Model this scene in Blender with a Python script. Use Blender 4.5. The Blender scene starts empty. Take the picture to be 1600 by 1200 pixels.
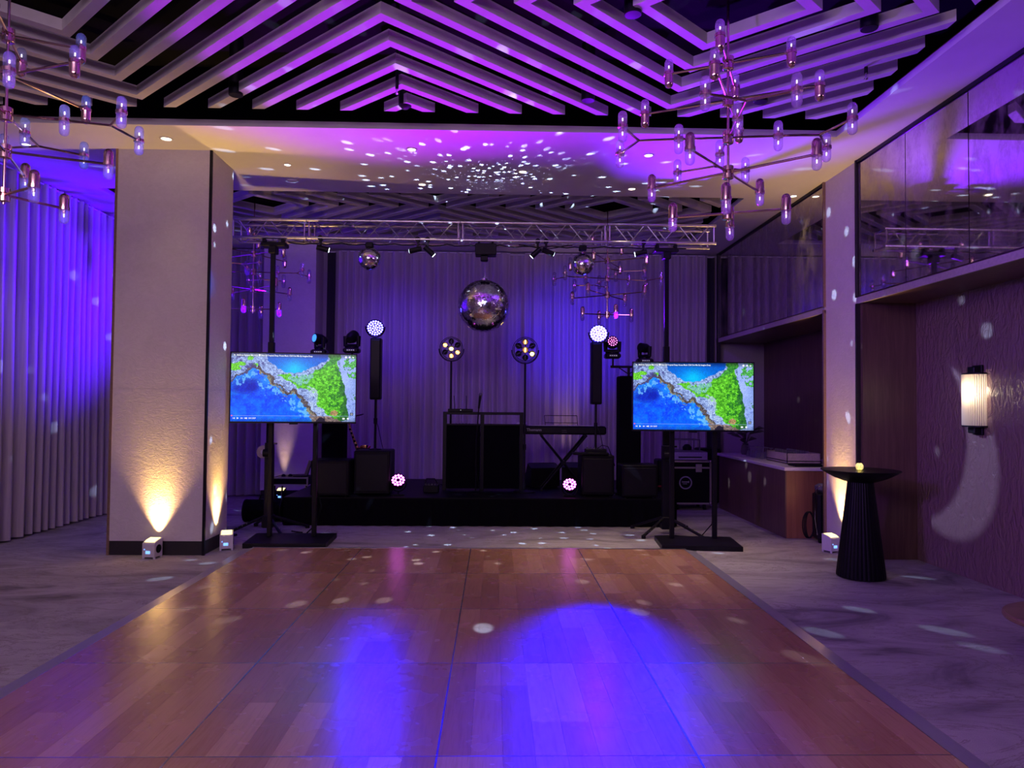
import bpy, math, random
import numpy as np
from mathutils import Vector, Matrix
SC = bpy.context.scene
COL = SC.collection
PI = math.pi
rnd = random.Random(7)

# ------------------------------------------------------------------ camera
F_PX = 1125.0
CAM_H = 1.668
yaw = math.atan(27 / F_PX); pitch = math.atan(32 / F_PX); roll = math.radians(0.5)
cd = bpy.data.cameras.new('camera'); cam = bpy.data.objects.new('camera', cd); COL.objects.link(cam)
cd.sensor_width = 36.0; cd.lens = 36.0 * F_PX / 1600.0; cd.clip_start = 0.05; cd.clip_end = 100
fw = Vector((math.sin(yaw) * math.cos(pitch), math.cos(yaw) * math.cos(pitch), math.sin(pitch)))
rt = fw.cross(Vector((0, 0, 1))).normalized(); up = rt.cross(fw)
r2 = rt * math.cos(roll) + up * math.sin(roll); u2 = up * math.cos(roll) - rt * math.sin(roll)
M = Matrix((r2, u2, -fw)).transposed().to_4x4(); M.translation = Vector((0, 0, CAM_H))
cam.matrix_world = M
SC.camera = cam
# ------------------------------------------------------------------ world + exposure
W = bpy.data.worlds.new('world'); SC.world = W; W.use_nodes = True
W.node_tree.nodes['Background'].inputs[0].default_value = (0.02, 0.01, 0.05, 1)
W.node_tree.nodes['Background'].inputs[1].default_value = 1.0
SC.view_settings.view_transform = 'Standard'; SC.view_settings.look = 'None'
SC.view_settings.gamma = 1.0; SC.view_settings.use_curve_mapping = False
SC.view_settings.exposure = 0.0


def link(o, parent=None):
    COL.objects.link(o)
    if parent is not None: o.parent = parent
    return o


def aim(o, frm, to):
    o.location = frm
    o.rotation_euler = (Vector(to) - Vector(frm)).to_track_quat('-Z', 'Y').to_euler()


def lamp(name, kind, loc, to, color, energy, size=0.05, cone=45, blend=0.6, sizey=None, parent=None, spread=None):
    d = bpy.data.lights.new(name, kind); d.color = color; d.energy = energy
    if kind == 'AREA':
        d.size = size
        if sizey: d.shape = 'RECTANGLE'; d.size_y = sizey
        if spread: d.spread = math.radians(spread)
    else:
        d.shadow_soft_size = size
    if kind == 'SPOT':
        d.spot_size = math.radians(cone); d.spot_blend = blend
    o = bpy.data.objects.new(name, d)
    link(o)
    aim(o, loc, to if to else (loc[0], loc[1], loc[2] - 1))
    return o


# added fill lights without fixtures: behind the camera, from the left, before the curtains
lamp('room_fill_light', 'AREA', (-2.0, -0.6, 4.3), (-2.6, 6.6, 1.6), (0.86, 0.58, 0.86), 290, 4.5, sizey=2.0)  # unseen area fill added for the soft ambient light
lamp('side_fill_light', 'SPOT', (-4.2, 0.2, 3.3), (4.6, 6.4, 1.5), (0.30, 0.08, 1.0), 1150, 0.25, cone=58, blend=0.9)  # unseen spot added to tint the right wall violet
for wx in (-2.4, 0.0, 2.4):
    lamp('curtain_fill_light', 'SPOT', (wx, 9.95, 3.80), (wx * 1.1, 13.0, 1.9), (0.20, 0.035, 1.0), 70, 0.12, cone=125, blend=1.0)  # added to colour the back curtain violet, no lamp bodies

# ------------------------------------------------------------------ materials
MATS = {}


def nt(name):
    m = bpy.data.materials.new(name); m.use_nodes = True
    MATS[name] = m
    t = m.node_tree
    return m, t, t.nodes['Principled BSDF']


def setp(b, **k):
    for n, v in k.items():
        n = {'base': 'Base Color', 'rough': 'Roughness', 'metal': 'Metallic', 'spec': 'Specular IOR Level', 'coat': 'Coat Weight',
             'coatr': 'Coat Roughness', 'sheen': 'Sheen Weight'}.get(n, n)
        if n == 'Base Color' and len(v) == 3: v = (*v, 1)
        b.inputs[n].default_value = v


def nd(t, kind, **k):
    n = t.nodes.new(kind)
    for a, v in k.items():
        if a in n.inputs.keys(): n.inputs[a].default_value = v
        else: setattr(n, a, v)
    return n


def noise(t, scale, detail=4, rough=0.6, vec=None, sc=None, dist=0.0):
    n = nd(t, 'ShaderNodeTexNoise'); n.inputs['Scale'].default_value = scale; n.inputs['Detail'].default_value = detail
    n.inputs['Roughness'].default_value = rough; n.inputs['Distortion'].default_value = dist
    c = nd(t, 'ShaderNodeTexCoord')
    out = c.outputs['Object'] if vec is None else vec
    if sc:
        mp = nd(t, 'ShaderNodeMapping'); mp.inputs['Scale'].default_value = sc; t.links.new(out, mp.inputs[0]); out = mp.outputs[0]
    t.links.new(out, n.inputs['Vector'])
    return n.outputs['Fac']


def ramp(t, fac, stops):
    r = nd(t, 'ShaderNodeValToRGB'); e = r.color_ramp.elements
    while len(e) < len(stops): e.new(0.5)
    for i, (p, c) in enumerate(stops):
        e[i].position = p; e[i].color = (*c, 1) if len(c) == 3 else c
    t.links.new(fac, r.inputs[0])
    return r.outputs[0]


def bump(t, b, fac, strength=0.3, dist=0.01):
    n = nd(t, 'ShaderNodeBump'); n.inputs['Strength'].default_value = strength; n.inputs['Distance'].default_value = dist
    t.links.new(fac, n.inputs['Height']); t.links.new(n.outputs[0], b.inputs['Normal'])


def mixc(t, fac, a, b, mode='MIX'):
    n = nd(t, 'ShaderNodeMix', data_type='RGBA', blend_type=mode)
    for s, v in ((6, a), (7, b)):
        if hasattr(v, 'is_output'): t.links.new(v, n.inputs[s])
        else: n.inputs[s].default_value = (*v, 1)
    if hasattr(fac, 'is_output'): t.links.new(fac, n.inputs[0])
    else: n.inputs[0].default_value = fac
    return n.outputs[2]


def simple(name, base, rough=0.5, metal=0.0, var=0.12, bumps=0.0, scale=40, **k):
    m, t, b = nt(name); setp(b, rough=rough, metal=metal, **k)
    f = noise(t, scale, 3)
    lo = tuple(c * (1 - var) for c in base); hi = tuple(min(1, c * (1 + var)) for c in base)
    t.links.new(ramp(t, f, [(0.3, lo), (0.7, hi)]), b.inputs['Base Color'])
    if bumps: bump(t, b, f, bumps, 0.004)
    return m


def glow(name, color, strength, sample=True):
    m, t, b = nt(name); setp(b, base=(0.02, 0.02, 0.02), rough=0.4)
    b.inputs['Emission Color'].default_value = (*color, 1); b.inputs['Emission Strength'].default_value = strength
    if not sample: m.cycles.emission_sampling = 'NONE'
    return m


# carpet: pale marbled pile with darker clouds and thin veins
m, t, b = nt('carpet'); setp(b, rough=0.95, spec=0.1)
big = noise(t, 0.85, 6, 0.62, sc=(0.8, 1.6, 1), dist=1.4)
c1 = ramp(t, big, [(0.32, (0.15, 0.135, 0.14)), (0.43, (0.28, 0.265, 0.26)), (0.60, (0.38, 0.36, 0.345)), (0.75, (0.28, 0.265, 0.26))])
vein = noise(t, 1.2, 8, 0.7, sc=(0.7, 1.8, 1), dist=2.2)
vm = ramp(t, vein, [(0.475, (0, 0, 0)), (0.495, (.8, .8, .8)), (0.51, (0, 0, 0))])
c2 = mixc(t, vm, c1, (0.20, 0.17, 0.15))
fine = noise(t, 260, 2)
c3 = mixc(t, 0.35, c2, ramp(t, fine, [(0.3, (0.2, 0.2, 0.2)), (0.7, (0.75, 0.75, 0.75))]), 'OVERLAY')
t.links.new(c3, b.inputs['Base Color']); bump(t, b, fine, 0.5, 0.004)

# dance floor wood print, varied per plank
m, t, b = nt('floor_wood'); setp(b, rough=0.27, spec=0.45)
oi = nd(t, 'ShaderNodeObjectInfo')
geo = nd(t, 'ShaderNodeNewGeometry')
g = noise(t, 6.0, 6, 0.65, vec=geo.outputs['Position'], sc=(9, 0.55, 1), dist=0.7)
cA = ramp(t, oi.outputs['Random'], [(0.0, (0.30, 0.155, 0.092)), (0.35, (0.345, 0.18, 0.107)), (0.7, (0.385, 0.21, 0.125)), (1.0, (0.46, 0.275, 0.17))])
gr = ramp(t, g, [(0.3, (0.78, 0.74, 0.70)), (0.55, (1, 1, 1)), (0.8, (0.86, 0.82, 0.8))])
t.links.new(mixc(t, 1.0, cA, gr, 'MULTIPLY'), b.inputs['Base Color'])
rr = noise(t, 3.0, 3, 0.6, vec=geo.outputs['Position'])
mr = nd(t, 'ShaderNodeMapRange'); mr.inputs[3].default_value = 0.2; mr.inputs[4].default_value = 0.33
t.links.new(rr, mr.inputs[0]); t.links.new(mr.outputs[0], b.inputs['Roughness'])

# plaster columns
m, t, b = nt('plaster'); setp(b, rough=0.62, spec=0.35)
f1 = noise(t, 2.2, 6, 0.62, dist=0.8); f2 = noise(t, 9, 5, 0.7, sc=(1, 1, 1.6), dist=2.5)
t.links.new(mixc(t, 0.5, ramp(t, f1, [(0.3, (0.54, 0.50, 0.48)), (0.7, (0.64, 0.60, 0.58))]), ramp(t, f2, [(0.35, (0.56, 0.52, 0.50)), (0.65, (0.66, 0.62, 0.60))])), b.inputs['Base Color'])
bump(t, b, f2, 0.32, 0.012)

simple('soffit_paint', (0.62, 0.60, 0.58), 0.7, var=0.03, scale=3)
simple('beam_paint', (0.50, 0.48, 0.47), 0.65, var=0.06, scale=6)
simple('void_black', (0.003, 0.003, 0.004), 0.95, spec=0.1)
simple('black_skirting', (0.018, 0.015, 0.017), 0.5)
simple('wall_paint', (0.34, 0.31, 0.31), 0.8, var=0.05)
m, t, b = nt('curtain_cloth'); setp(b, rough=0.85, spec=0.15, sheen=0.25)
f = noise(t, 3, 4, 0.6, sc=(14, 14, 0.4)); t.links.new(ramp(t, f, [(0.3, (0.36, 0.31, 0.36)), (0.7, (0.46, 0.40, 0.455))]), b.inputs['Base Color'])
w = noise(t, 500, 1); bump(t, b, w, 0.15, 0.002)
simple('gap_black', (0.02, 0.018, 0.026), 0.9)  # black that stands in for shade in the gaps beside the curtains

# aged mirror
m, t, b = nt('aged_mirror'); setp(b, rough=0.03, metal=1.0, base=(0.62, 0.58, 0.58))
f = noise(t, 5.0, 8, 0.7, sc=(1, 1, 0.6), dist=0.25)
mk = ramp(t, f, [(0.44, (0.02, 0.02, 0.02)), (0.62, (0.42, 0.42, 0.42)), (0.8, (0.25, 0.25, 0.25))])
df = nd(t, 'ShaderNodeBsdfDiffuse'); df.inputs[0].default_value = (0.30, 0.25, 0.22, 1)
mx = nd(t, 'ShaderNodeMixShader'); t.links.new(mk, mx.inputs[0]); t.links.new(b.outputs[0], mx.inputs[1]); t.links.new(df.outputs[0], mx.inputs[2])
t.links.new(mx.outputs[0], t.nodes['Material Output'].inputs[0])

# dark walnut veneer
def wood(name, a, c, rough=0.4, sc=(8, 8, 0.5), **k):
    m, t, b = nt(name); setp(b, rough=rough, **k)
    f = noise(t, 3.0, 6, 0.65, sc=sc, dist=0.6)
    t.links.new(ramp(t, f, [(0.3, a), (0.7, c)]), b.inputs['Base Color']); bump(t, b, f, 0.08, 0.003)
wood('walnut', (0.085, 0.045, 0.038), (0.15, 0.085, 0.066), 0.42)
wood('bar_wood', (0.20, 0.085, 0.04), (0.30, 0.135, 0.065), 0.4)
wood('table_wood', (0.13, 0.07, 0.05), (0.22, 0.12, 0.09), 0.35, sc=(1, 6, 6))
# hammered wall covering of the niche
m, t, b = nt('hammered_wall'); setp(b, rough=0.27, base=(0.20, 0.125, 0.13), spec=0.5)
f = noise(t, 16, 3, 0.55, sc=(1, 1, 0.45), dist=1.2); bump(t, b, f, 0.9, 0.03)
simple('trim_bronze', (0.36, 0.25, 0.16), 0.35, 0.7)
simple('fascia_paint', (0.40, 0.34, 0.36), 0.5)
simple('counter_stone', (0.62, 0.58, 0.58), 0.25, var=0.05)
simple('copper', (0.80, 0.56, 0.50), 0.12, 1.0, var=0.03)
simple('aluminium', (0.62, 0.60, 0.62), 0.32, 1.0, var=0.06)
simple('ramp_metal', (0.27, 0.26, 0.33), 0.32, 0.15, var=0.06)
simple('chrome', (0.8, 0.8, 0.82), 0.08, 1.0, var=0.02)
simple('black_metal', (0.005, 0.0045, 0.008), 0.42, 0.0, var=0.2, spec=0.22)
simple('black_plastic', (0.004, 0.004, 0.007), 0.45, var=0.2, spec=0.2)
simple('black_cloth', (0.003, 0.003, 0.005), 0.95, var=0.25, bumps=0.2, spec=0.05)
simple('black_wood', (0.0035, 0.003, 0.005), 0.45, var=0.3, spec=0.15)
simple('grey_plastic', (0.10, 0.10, 0.11), 0.5)
simple('white_plastic', (0.60, 0.59, 0.60), 0.4, var=0.04)
simple('beige_plastic', (0.45, 0.38, 0.30), 0.5)
simple('brass', (0.75, 0.45, 0.15), 0.22, 1.0)
simple('red_plastic', (0.5, 0.02, 0.03), 0.4)
simple('leaf', (0.09, 0.10, 0.07), 0.5)
simple('logo_grey', (0.32, 0.31, 0.36), 0.5)
simple('key_white', (0.6, 0.6, 0.6), 0.3)
glow('led_white', (1.0, 0.9, 0.97), 2.6, False)
glow('led_blue', (0.055, 0.045, 1.0), 34)
glow('led_blue_bright', (0.06, 0.045, 1.0), 26)
glow('led_pink', (0.95, 0.12, 1.0), 11)
glow('led_rose', (1.0, 0.20, 0.75), 3)
glow('led_amber', (1.0, 0.66, 0.16), 6, False)
glow('led_amber_hot', (1.0, 0.72, 0.22), 10, False)
glow('led_amber_dim', (0.55, 0.16, 0.10), 0.25, False)
glow('pin_lens', (0.75, 0.92, 1.0), 7, False)
glow('blue_lens', (0.05, 0.28, 1.0), 1.6, False)
glow('downlight_lens', (1.0, 0.86, 0.62), 7, False)
glow('uplight_lens', (1.0, 0.80, 0.34), 2.4, False)
glow('display_blue', (0.15, 0.35, 1.0), 2.2, False)
glow('status_white', (0.8, 0.85, 1.0), 1.0, False)
glow('bulb_warm', (1.0, 0.84, 0.52), 26)
glow('candle_glow', (1.0, 0.78, 0.12), 2.0, False)
glow('icon_white', (0.9, 0.95, 1.0), 1.0, False)
glow('icon_grey', (0.35, 0.5, 0.9), 0.7, False)

# thin glass
def glass(name, tint, frac, mm=0.0):
    m, t, b = nt(name)
    tr = nd(t, 'ShaderNodeBsdfTransparent'); tr.inputs[0].default_value = (*tint, 1)
    gl = nd(t, 'ShaderNodeBsdfGlossy'); gl.inputs['Roughness'].default_value = 0.06
    tl = nd(t, 'ShaderNodeBsdfTranslucent'); tl.inputs[0].default_value = (0.8, 0.8, 0.85, 1)
    lw = nd(t, 'ShaderNodeLayerWeight'); lw.inputs[0].default_value = 0.35
    m1 = nd(t, 'ShaderNodeMixShader'); m1.inputs[0].default_value = frac
    t.links.new(tr.outputs[0], m1.inputs[1]); t.links.new(tl.outputs[0], m1.inputs[2])
    m2 = nd(t, 'ShaderNodeMixShader'); t.links.new(lw.outputs['Facing'], m2.inputs[0])
    sc = nd(t, 'ShaderNodeMath', operation='MULTIPLY'); sc.inputs[1].default_value = 0.55
    t.links.new(lw.outputs['Facing'], sc.inputs[0]); t.links.new(sc.outputs[0], m2.inputs[0])
    t.links.new(m1.outputs[0], m2.inputs[1]); t.links.new(gl.outputs[0], m2.inputs[2])
    t.links.new(m2.outputs[0], t.nodes['Material Output'].inputs[0])
glass('bulb_glass', (0.93, 0.92, 0.97), 0.24)
glass('drink_glass', (0.88, 0.88, 0.9), 0.45)
glass('candle_glass', (1.0, 0.95, 0.6), 0.4)
m, t, b = nt('lamp_shade')
tr = nd(t, 'ShaderNodeBsdfTransparent'); tr.inputs[0].default_value = (1, 0.95, 0.86, 1)
tl = nd(t, 'ShaderNodeBsdfTranslucent'); tl.inputs[0].default_value = (0.92, 0.86, 0.74, 1)
di = nd(t, 'ShaderNodeBsdfDiffuse'); di.inputs[0].default_value = (0.75, 0.7, 0.64, 1)
a1 = nd(t, 'ShaderNodeMixShader'); a1.inputs[0].default_value = 0.62; t.links.new(di.outputs[0], a1.inputs[1]); t.links.new(tl.outputs[0], a1.inputs[2])
a2 = nd(t, 'ShaderNodeMixShader'); a2.inputs[0].default_value = 0.10; t.links.new(a1.outputs[0], a2.inputs[1]); t.links.new(tr.outputs[0], a2.inputs[2])
t.links.new(a2.outputs[0], t.nodes['Material Output'].inputs[0])
# mirror tiles
m, t, b = nt('mirror_tile'); setp(b, rough=0.13, metal=1.0, base=(0.82, 0.82, 0.86))
# screen picture from the mesh colours
m, t, b = nt('screen_picture'); setp(b, base=(0.01, 0.01, 0.01), rough=0.25)
at = nd(t, 'ShaderNodeVertexColor'); at.layer_name = 'picture'
t.links.new(at.outputs[0], b.inputs['Emission Color']); b.inputs['Emission Strength'].default_value = 1.25


# ------------------------------------------------------------------ mesh builder
class MB:
    def __init__(s): s.v = []; s.f = []

    def add(s, vs, fs):
        o = len(s.v); s.v += [tuple(p) for p in vs]; s.f += [tuple(i + o for i in q) for q in fs]; return s

    def box(s, x0, x1, y0, y1, z0, z1, bev=0.0):
        if bev:
            return s.rbox(x0, x1, y0, y1, z0, z1, bev)
        vs = [(x, y, z) for z in (z0, z1) for y in (y0, y1) for x in (x0, x1)]
        return s.add(vs, [(0, 2, 3, 1), (4, 5, 7, 6), (0, 1, 5, 4), (2, 6, 7, 3), (0, 4, 6, 2), (1, 3, 7, 5)])

    def rbox(s, x0, x1, y0, y1, z0, z1, e):
        # box with chamfered edges (octagon-section in plan, chamfered top/bottom)
        def ring(z, i):
            a, b2, c, d = x0 + i, x1 - i, y0 + i, y1 - i
            return [(a + e, c, z), (b2 - e, c, z), (b2, c + e, z), (b2, d - e, z), (b2 - e, d, z), (a + e, d, z), (a, d - e, z), (a, c + e, z)]
        rs = [ring(z0, e), ring(z0 + e, 0), ring(z1 - e, 0), ring(z1, e)]
        vs = sum(rs, []); fs = [tuple(range(7, -1, -1)), tuple(range(24, 32))]
        for k in range(3):
            for i in range(8):
                j = (i + 1) % 8
                fs.append((k * 8 + i, k * 8 + j, k * 8 + 8 + j, k * 8 + 8 + i))
        return s.add(vs, fs)

    def cyl(s, p0, p1, r0, r1=None, n=12, cap=True):
        r1 = r0 if r1 is None else r1
        p0 = Vector(p0); p1 = Vector(p1); d = (p1 - p0).normalized()
        a = d.orthogonal().normalized(); b = d.cross(a)
        vs = []
        for p, r in ((p0, r0), (p1, r1)):
            for i in range(n):
                q = 2 * PI * i / n; vs.append(p + a * r * math.cos(q) + b * r * math.sin(q))
        fs = [(i, (i + 1) % n, n + (i + 1) % n, n + i) for i in range(n)]
        if cap: fs += [tuple(range(n - 1, -1, -1)), tuple(range(n, 2 * n))]
        return s.add(vs, fs)

    def lathe(s, prof, n=24, c=(0, 0, 0), flute=0, fd=0.0):
        vs = []; m = len(prof)
        for (r, z) in prof:
            for i in range(n):
                q = 2 * PI * i / n
                rr = r * (1 - fd * (0.5 + 0.5 * math.cos(flute * q))) if flute else r
                vs.append((c[0] + rr * math.cos(q), c[1] + rr * math.sin(q), c[2] + z))
        fs = []
        for k in range(m - 1):
            for i in range(n):
                j = (i + 1) % n; fs.append((k * n + i, k * n + j, k * n + n + j, k * n + n + i))
        if prof[0][0] > 1e-5: fs.append(tuple(range(n - 1, -1, -1)))
        if prof[-1][0] > 1e-5: fs.append(tuple(range((m - 1) * n, m * n)))
        return s.add(vs, fs)

    def tube(s, pts, r, n=6):
        pts = [Vector(p) for p in pts]; vs = []; prev = None
        for i, p in enumerate(pts):
            d = (pts[min(i + 1, len(pts) - 1)] - pts[max(i - 1, 0)]).normalized()
            a = d.orthogonal().normalized() if prev is None else (prev - d * prev.dot(d)).normalized()
            prev = a; b = d.cross(a)
            for k in range(n):
                q = 2 * PI * k / n; vs.append(p + a * r * math.cos(q) + b * r * math.sin(q))
        fs = []
        for i in range(len(pts) - 1):
            for k in range(n):
                j = (k + 1) % n; fs.append((i * n + k, i * n + j, i * n + n + j, i * n + n + k))
        fs += [tuple(range(n - 1, -1, -1)), tuple(range((len(pts) - 1) * n, len(pts) * n))]
        return s.add(vs, fs)

    def prism(s, poly, z0, z1):
        n = len(poly)
        vs = [(p[0], p[1], z0) for p in poly] + [(p[0], p[1], z1) for p in poly]
        return s.add(vs, [tuple(range(n - 1, -1, -1)), tuple(range(n, 2 * n))] + [(i, (i + 1) % n, n + (i + 1) % n, n + i) for i in range(n)])

    def xprism(s, poly, x0, x1):       # polygon in (y, z) extruded along x
        n = len(poly)
        vs = [(x0, p[0], p[1]) for p in poly] + [(x1, p[0], p[1]) for p in poly]
        return s.add(vs, [tuple(range(n)), tuple(range(2 * n - 1, n - 1, -1))] + [(i, n + i, n + (i + 1) % n, (i + 1) % n) for i in range(n)])

    def mesh(s, name, mat, smooth=False):
        me = bpy.data.meshes.new(name); me.from_pydata(s.v, [], s.f)
        me.materials.append(MATS[mat]); me.update()
        if smooth:
            me.polygons.foreach_set('use_smooth', [len(p.vertices) <= 4 for p in me.polygons])
            me.set_sharp_from_angle(angle=math.radians(38))
        return me

    def build(s, name, mat, parent=None, loc=None, smooth=False, rz=0.0):
        o = bpy.data.objects.new(name, s.mesh(name, mat, smooth)); link(o, parent)
        if loc: o.location = loc
        if rz: o.rotation_euler = (0, 0, rz)
        return o


def inst(name, me, parent=None, loc=(0, 0, 0), rot=(0, 0, 0)):
    o = bpy.data.objects.new(name, me); link(o, parent); o.location = loc; o.rotation_euler = rot; return o


def tag(o, label, cat, group=None):
    o['label'] = label; o['category'] = cat
    if group: o['group'] = group
    return o


def thing(name, loc, label, cat, group=None, rz=0.0):
    o = bpy.data.objects.new(name, None); link(o); o.location = loc; o.rotation_euler = (0, 0, rz); o.empty_display_size = 0.1
    return tag(o, label, cat, group)


def struct(o): o['kind'] = 'structure'; return o
def stuff(o): o['kind'] = 'stuff'; return o


# ================================================================== THE SETTING
ZC = 4.44
XL, XR, YB, YF = -5.95, 4.05, 13.12, -4.0
struct(MB().box(XL - .1, 5.4, YF - .1, YB + .1, -0.08, 0.0).build('floor', 'carpet'))
struct(MB().box(XL - .1, XL, YF, YB, 0, 5.2).build('wall_left', 'wall_paint'))
struct(MB().box(XL - .1, 5.4, YB, YB + .1, 0, 5.2).build('wall_back', 'wall_paint'))
struct(MB().box(XL - .1, 5.4, YF - .1, YF, 0, 5.2).build('wall_front', 'wall_paint'))

# ceiling: a flat soffit around two coffers filled with zigzag beams
FX0, FX1, FY0, FY1 = -5.14, 3.48, 2.4, 7.23
BX0, BX1, BY0, BY1 = -5.2, 3.30, 9.44, 12.05
mb = MB()
for (a, c, d, e) in ((XL, 5.3, YF, FY0), (XL, FX0, FY0, FY1), (FX1, 5.3, FY0, FY1), (XL, 5.3, FY1, BY0), (XL, BX0, BY0, BY1), (BX1, 5.3, BY0, BY1), (XL, 5.3, BY1, YB)):
    mb.box(a, c, d, e, ZC, ZC + .065)
ceil = struct(mb.build('ceiling', 'soffit_paint'))
mv = MB().box(XL - .1, 5.4, YF - .1, YB + .1, 5.0, 5.08)
struct(mv.build('ceiling_void', 'void_black', ceil))


def clip(poly, ax, val, keep_less):
    out = []
    for i in range(len(poly)):
        p, q = poly[i], poly[(i + 1) % len(poly)]
        ip = (p[ax] <= val) if keep_less else (p[ax] >= val); iq = (q[ax] <= val) if keep_less else (q[ax] >= val)
        if ip: out.append(p)
        if ip != iq:
            k = (val - p[ax]) / (q[ax] - p[ax]); out.append((p[0] + k * (q[0] - p[0]), p[1] + k * (q[1] - p[1])))
    return out


def beams(cxs, cy, hp, kx, r0, pitch, wd, rect, nmax, zt=0.09):
    for cx in cxs:
        for sx in (1, -1):
            for sy in (1, -1):
                for n in range(nmax):
                    ro = r0 + pitch * n; ri = ro - wd
                    poly = [(kx * ro, 0), (0, ro), (0, ri), (kx * ri, 0)]
                    poly = clip(poly, 0, hp, True)
                    poly = [(cx + sx * p[0], cy + sy * p[1]) for p in poly]
                    for ax, v, kl in ((0, rect[0], False), (0, rect[1], True), (1, rect[2], False), (1, rect[3], True)):
                        if len(poly) >= 3: poly = clip(poly, ax, v, kl)
                    if len(poly) < 3: continue
                    xs = [p[0] for p in poly]; ys = [p[1] for p in poly]
                    if (max(xs) - min(xs)) < 0.06 or (max(ys) - min(ys)) < 0.06: continue
                    if sx * sy < 0: poly = poly[::-1]
                    MB().prism(poly, ZC + .002, ZC + zt).build('beam', 'beam_paint', ceil)


beams((-3.27, 1.60), 4.90, 2.435, 1.10, 0.605, 0.376, 0.105, (FX0 + .18, FX1 - .2, FY0 + .2, 6.79), 12)
beams((-3.27, 1.60), 10.13, 2.435, 1.12, 0.56, 0.376, 0.125, (BX0 + .2, BX1 - .18, BY0 + .15, 11.8), 12)

# columns: pale plaster with joint, dark plinth and a bronze corner strip
def column(x0, x1, y0, y1, corner=None):
    mb = MB(); mb.box(x0, x1, y0, y1, 0.155, 1.80); mb.box(x0 + .004, x1 - .004, y0 + .004, y1, 1.80, 1.806); mb.box(x0, x1, y0, y1, 1.806, ZC)
    c = struct(mb.build('column', 'plaster'))
    struct(MB().box(x0 + .012, x1 - .012, y0 + .012, y1 - .012, 0, .155).build('plinth', 'black_skirting', c))
    if corner:
        for cx in corner:
            struct(MB().box(cx - .014, cx + .014, y0 - .004, y0 + .02, 0.0, ZC).build('corner_strip', 'black_metal' if cx > x0 + .1 else 'trim_bronze', c))
    return c
column(-4.175, -3.14, 7.94, 8.60, (-3.147, -4.170))
column(-4.03, -3.13, 12.56, 13.1)
# right wall pilaster: the same plaster, flush with the mirrors
mb = MB(); mb.box(4.05, 4.5, 7.93, 8.70, 0, ZC)
struct(mb.build('column', 'plaster'))

# right wall: backing above, niches below
mb = MB()
mb.box(4.075, 5.3, YF, 7.93, 2.90, 5.05); mb.box(4.075, 5.3, 8.70, YB, 2.90, 5.05)
mb.box(4.06, 5.3, YF, 7.93, 2.83, 2.90); mb.box(4.06, 5.3, 8.70, YB, 2.83, 2.90)
mb.box(4.5, 5.3, 7.93, 8.70, 0, 5.05)
wr = struct(mb.build('wall_right', 'walnut'))
struct(MB().box(4.67, 5.3, YF, 7.86, 0, 2.83).build('niche_wall', 'hammered_wall', wr))
struct(MB().box(4.068, 4.67, 7.86, 7.93, 0, 2.83).build('side_panel', 'walnut', wr))
struct(MB().box(4.95, 5.3, 8.70, YB, 0, 2.83).build('niche_back', 'walnut', wr))
struct(MB().box(4.035, 4.062, YF, 7.93, 2.825, 2.895).build('fascia', 'fascia_paint', wr))
struct(MB().box(4.035, 4.062, 8.70, YB - .1, 2.825, 2.895).build('fascia', 'fascia_paint', wr))
for y0, y1, z0, z1, mt in ((7.905, 7.93, 0, 2.825, 'black_skirting'), (8.70, 8.735, 0, 2.86, 'trim_bronze'), (8.70, 8.722, 2.895, ZC, 'trim_bronze'), (7.908, 7.93, 2.895, ZC, 'black_skirting'), (12.9, 12.96, 0, ZC, 'black_skirting')):
    struct(MB().box(4.02, 4.075, y0, y1, z0, z1).build('edge_strip', mt, wr))
struct(MB().box(4.03, 4.075, YF, 7.905, ZC - .035, ZC).build('trim_1', 'black_metal'))
struct(MB().box(4.03, 4.075, 8.735, 12.9, ZC - .035, ZC).build('trim_2', 'black_metal'))
for ys in ([7.90, 6.98, 6.03, 5.08, 4.13, 3.18, 2.2], [12.90, 11.7, 9.86, 8.725]):
    for a, c in zip(ys[:-1], ys[1:]):
        struct(MB().box(4.05, 4.073, c + .006, a - .006, 2.915, ZC - .04).build('mirror_panel', 'aged_mirror', wr))


# curtains: pleated sheets
def curtain(name, p0, p1, z0, z1, seed, label, mat='curtain_cloth', amp=0.055, per=0.17, group=None):
    r = random.Random(seed); p0 = Vector(p0); p1 = Vector(p1); L = (p1 - p0).length; d = (p1 - p0) / L; nrm = Vector((d.y, -d.x))
    n = int(L / 0.016); ph = 0; prof = []
    pers = per
    for i in range(n + 1):
        if i % 12 == 0: pers = per * r.uniform(0.72, 1.35); am = amp * r.uniform(0.75, 1.2)
        ph += 2 * PI * 0.016 / pers
        prof.append((am * (math.sin(ph) + 0.25 * math.sin(2 * ph + 0.7)), r.uniform(-1, 1)))
    rows = [0.0, 0.06, 0.3, 0.65, 0.92, 1.0]; vs = []; fs = []
    for ri, k in enumerate(rows):
        for i in range(n + 1):
            s = L * i / n; off = prof[i][0] * (0.75 + 0.45 * (1 - k)) + 0.012 * math.sin(3.1 * s + 4 * k + seed)
            q = p0 + d * s + nrm * off
            vs.append((q.x, q.y, z0 + (z1 - z0) * k + (0.008 * math.sin(5 * s) if ri == 0 else 0)))
    for ri in range(len(rows) - 1):
        for i in range(n):
            a = ri * (n + 1) + i; fs.append((a, a + 1, a + n + 2, a + n + 1))
    mb = MB(); mb.add(vs, fs)
    o = mb.build(name, mat, smooth=False)
    o.data.polygons.foreach_set('use_smooth', [True] * len(o.data.polygons))
    tag(o, label, 'curtain', group)
    # heading tape hanging from the ceiling track
    a = p0 - nrm * 0.0; tb = MB()
    tb.cyl((p0.x, p0.y, z1 - .004), (p1.x, p1.y, z1 - .004), 0.012, n=6); tb.build('curtain_track', 'white_plastic', o)
    return o


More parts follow.
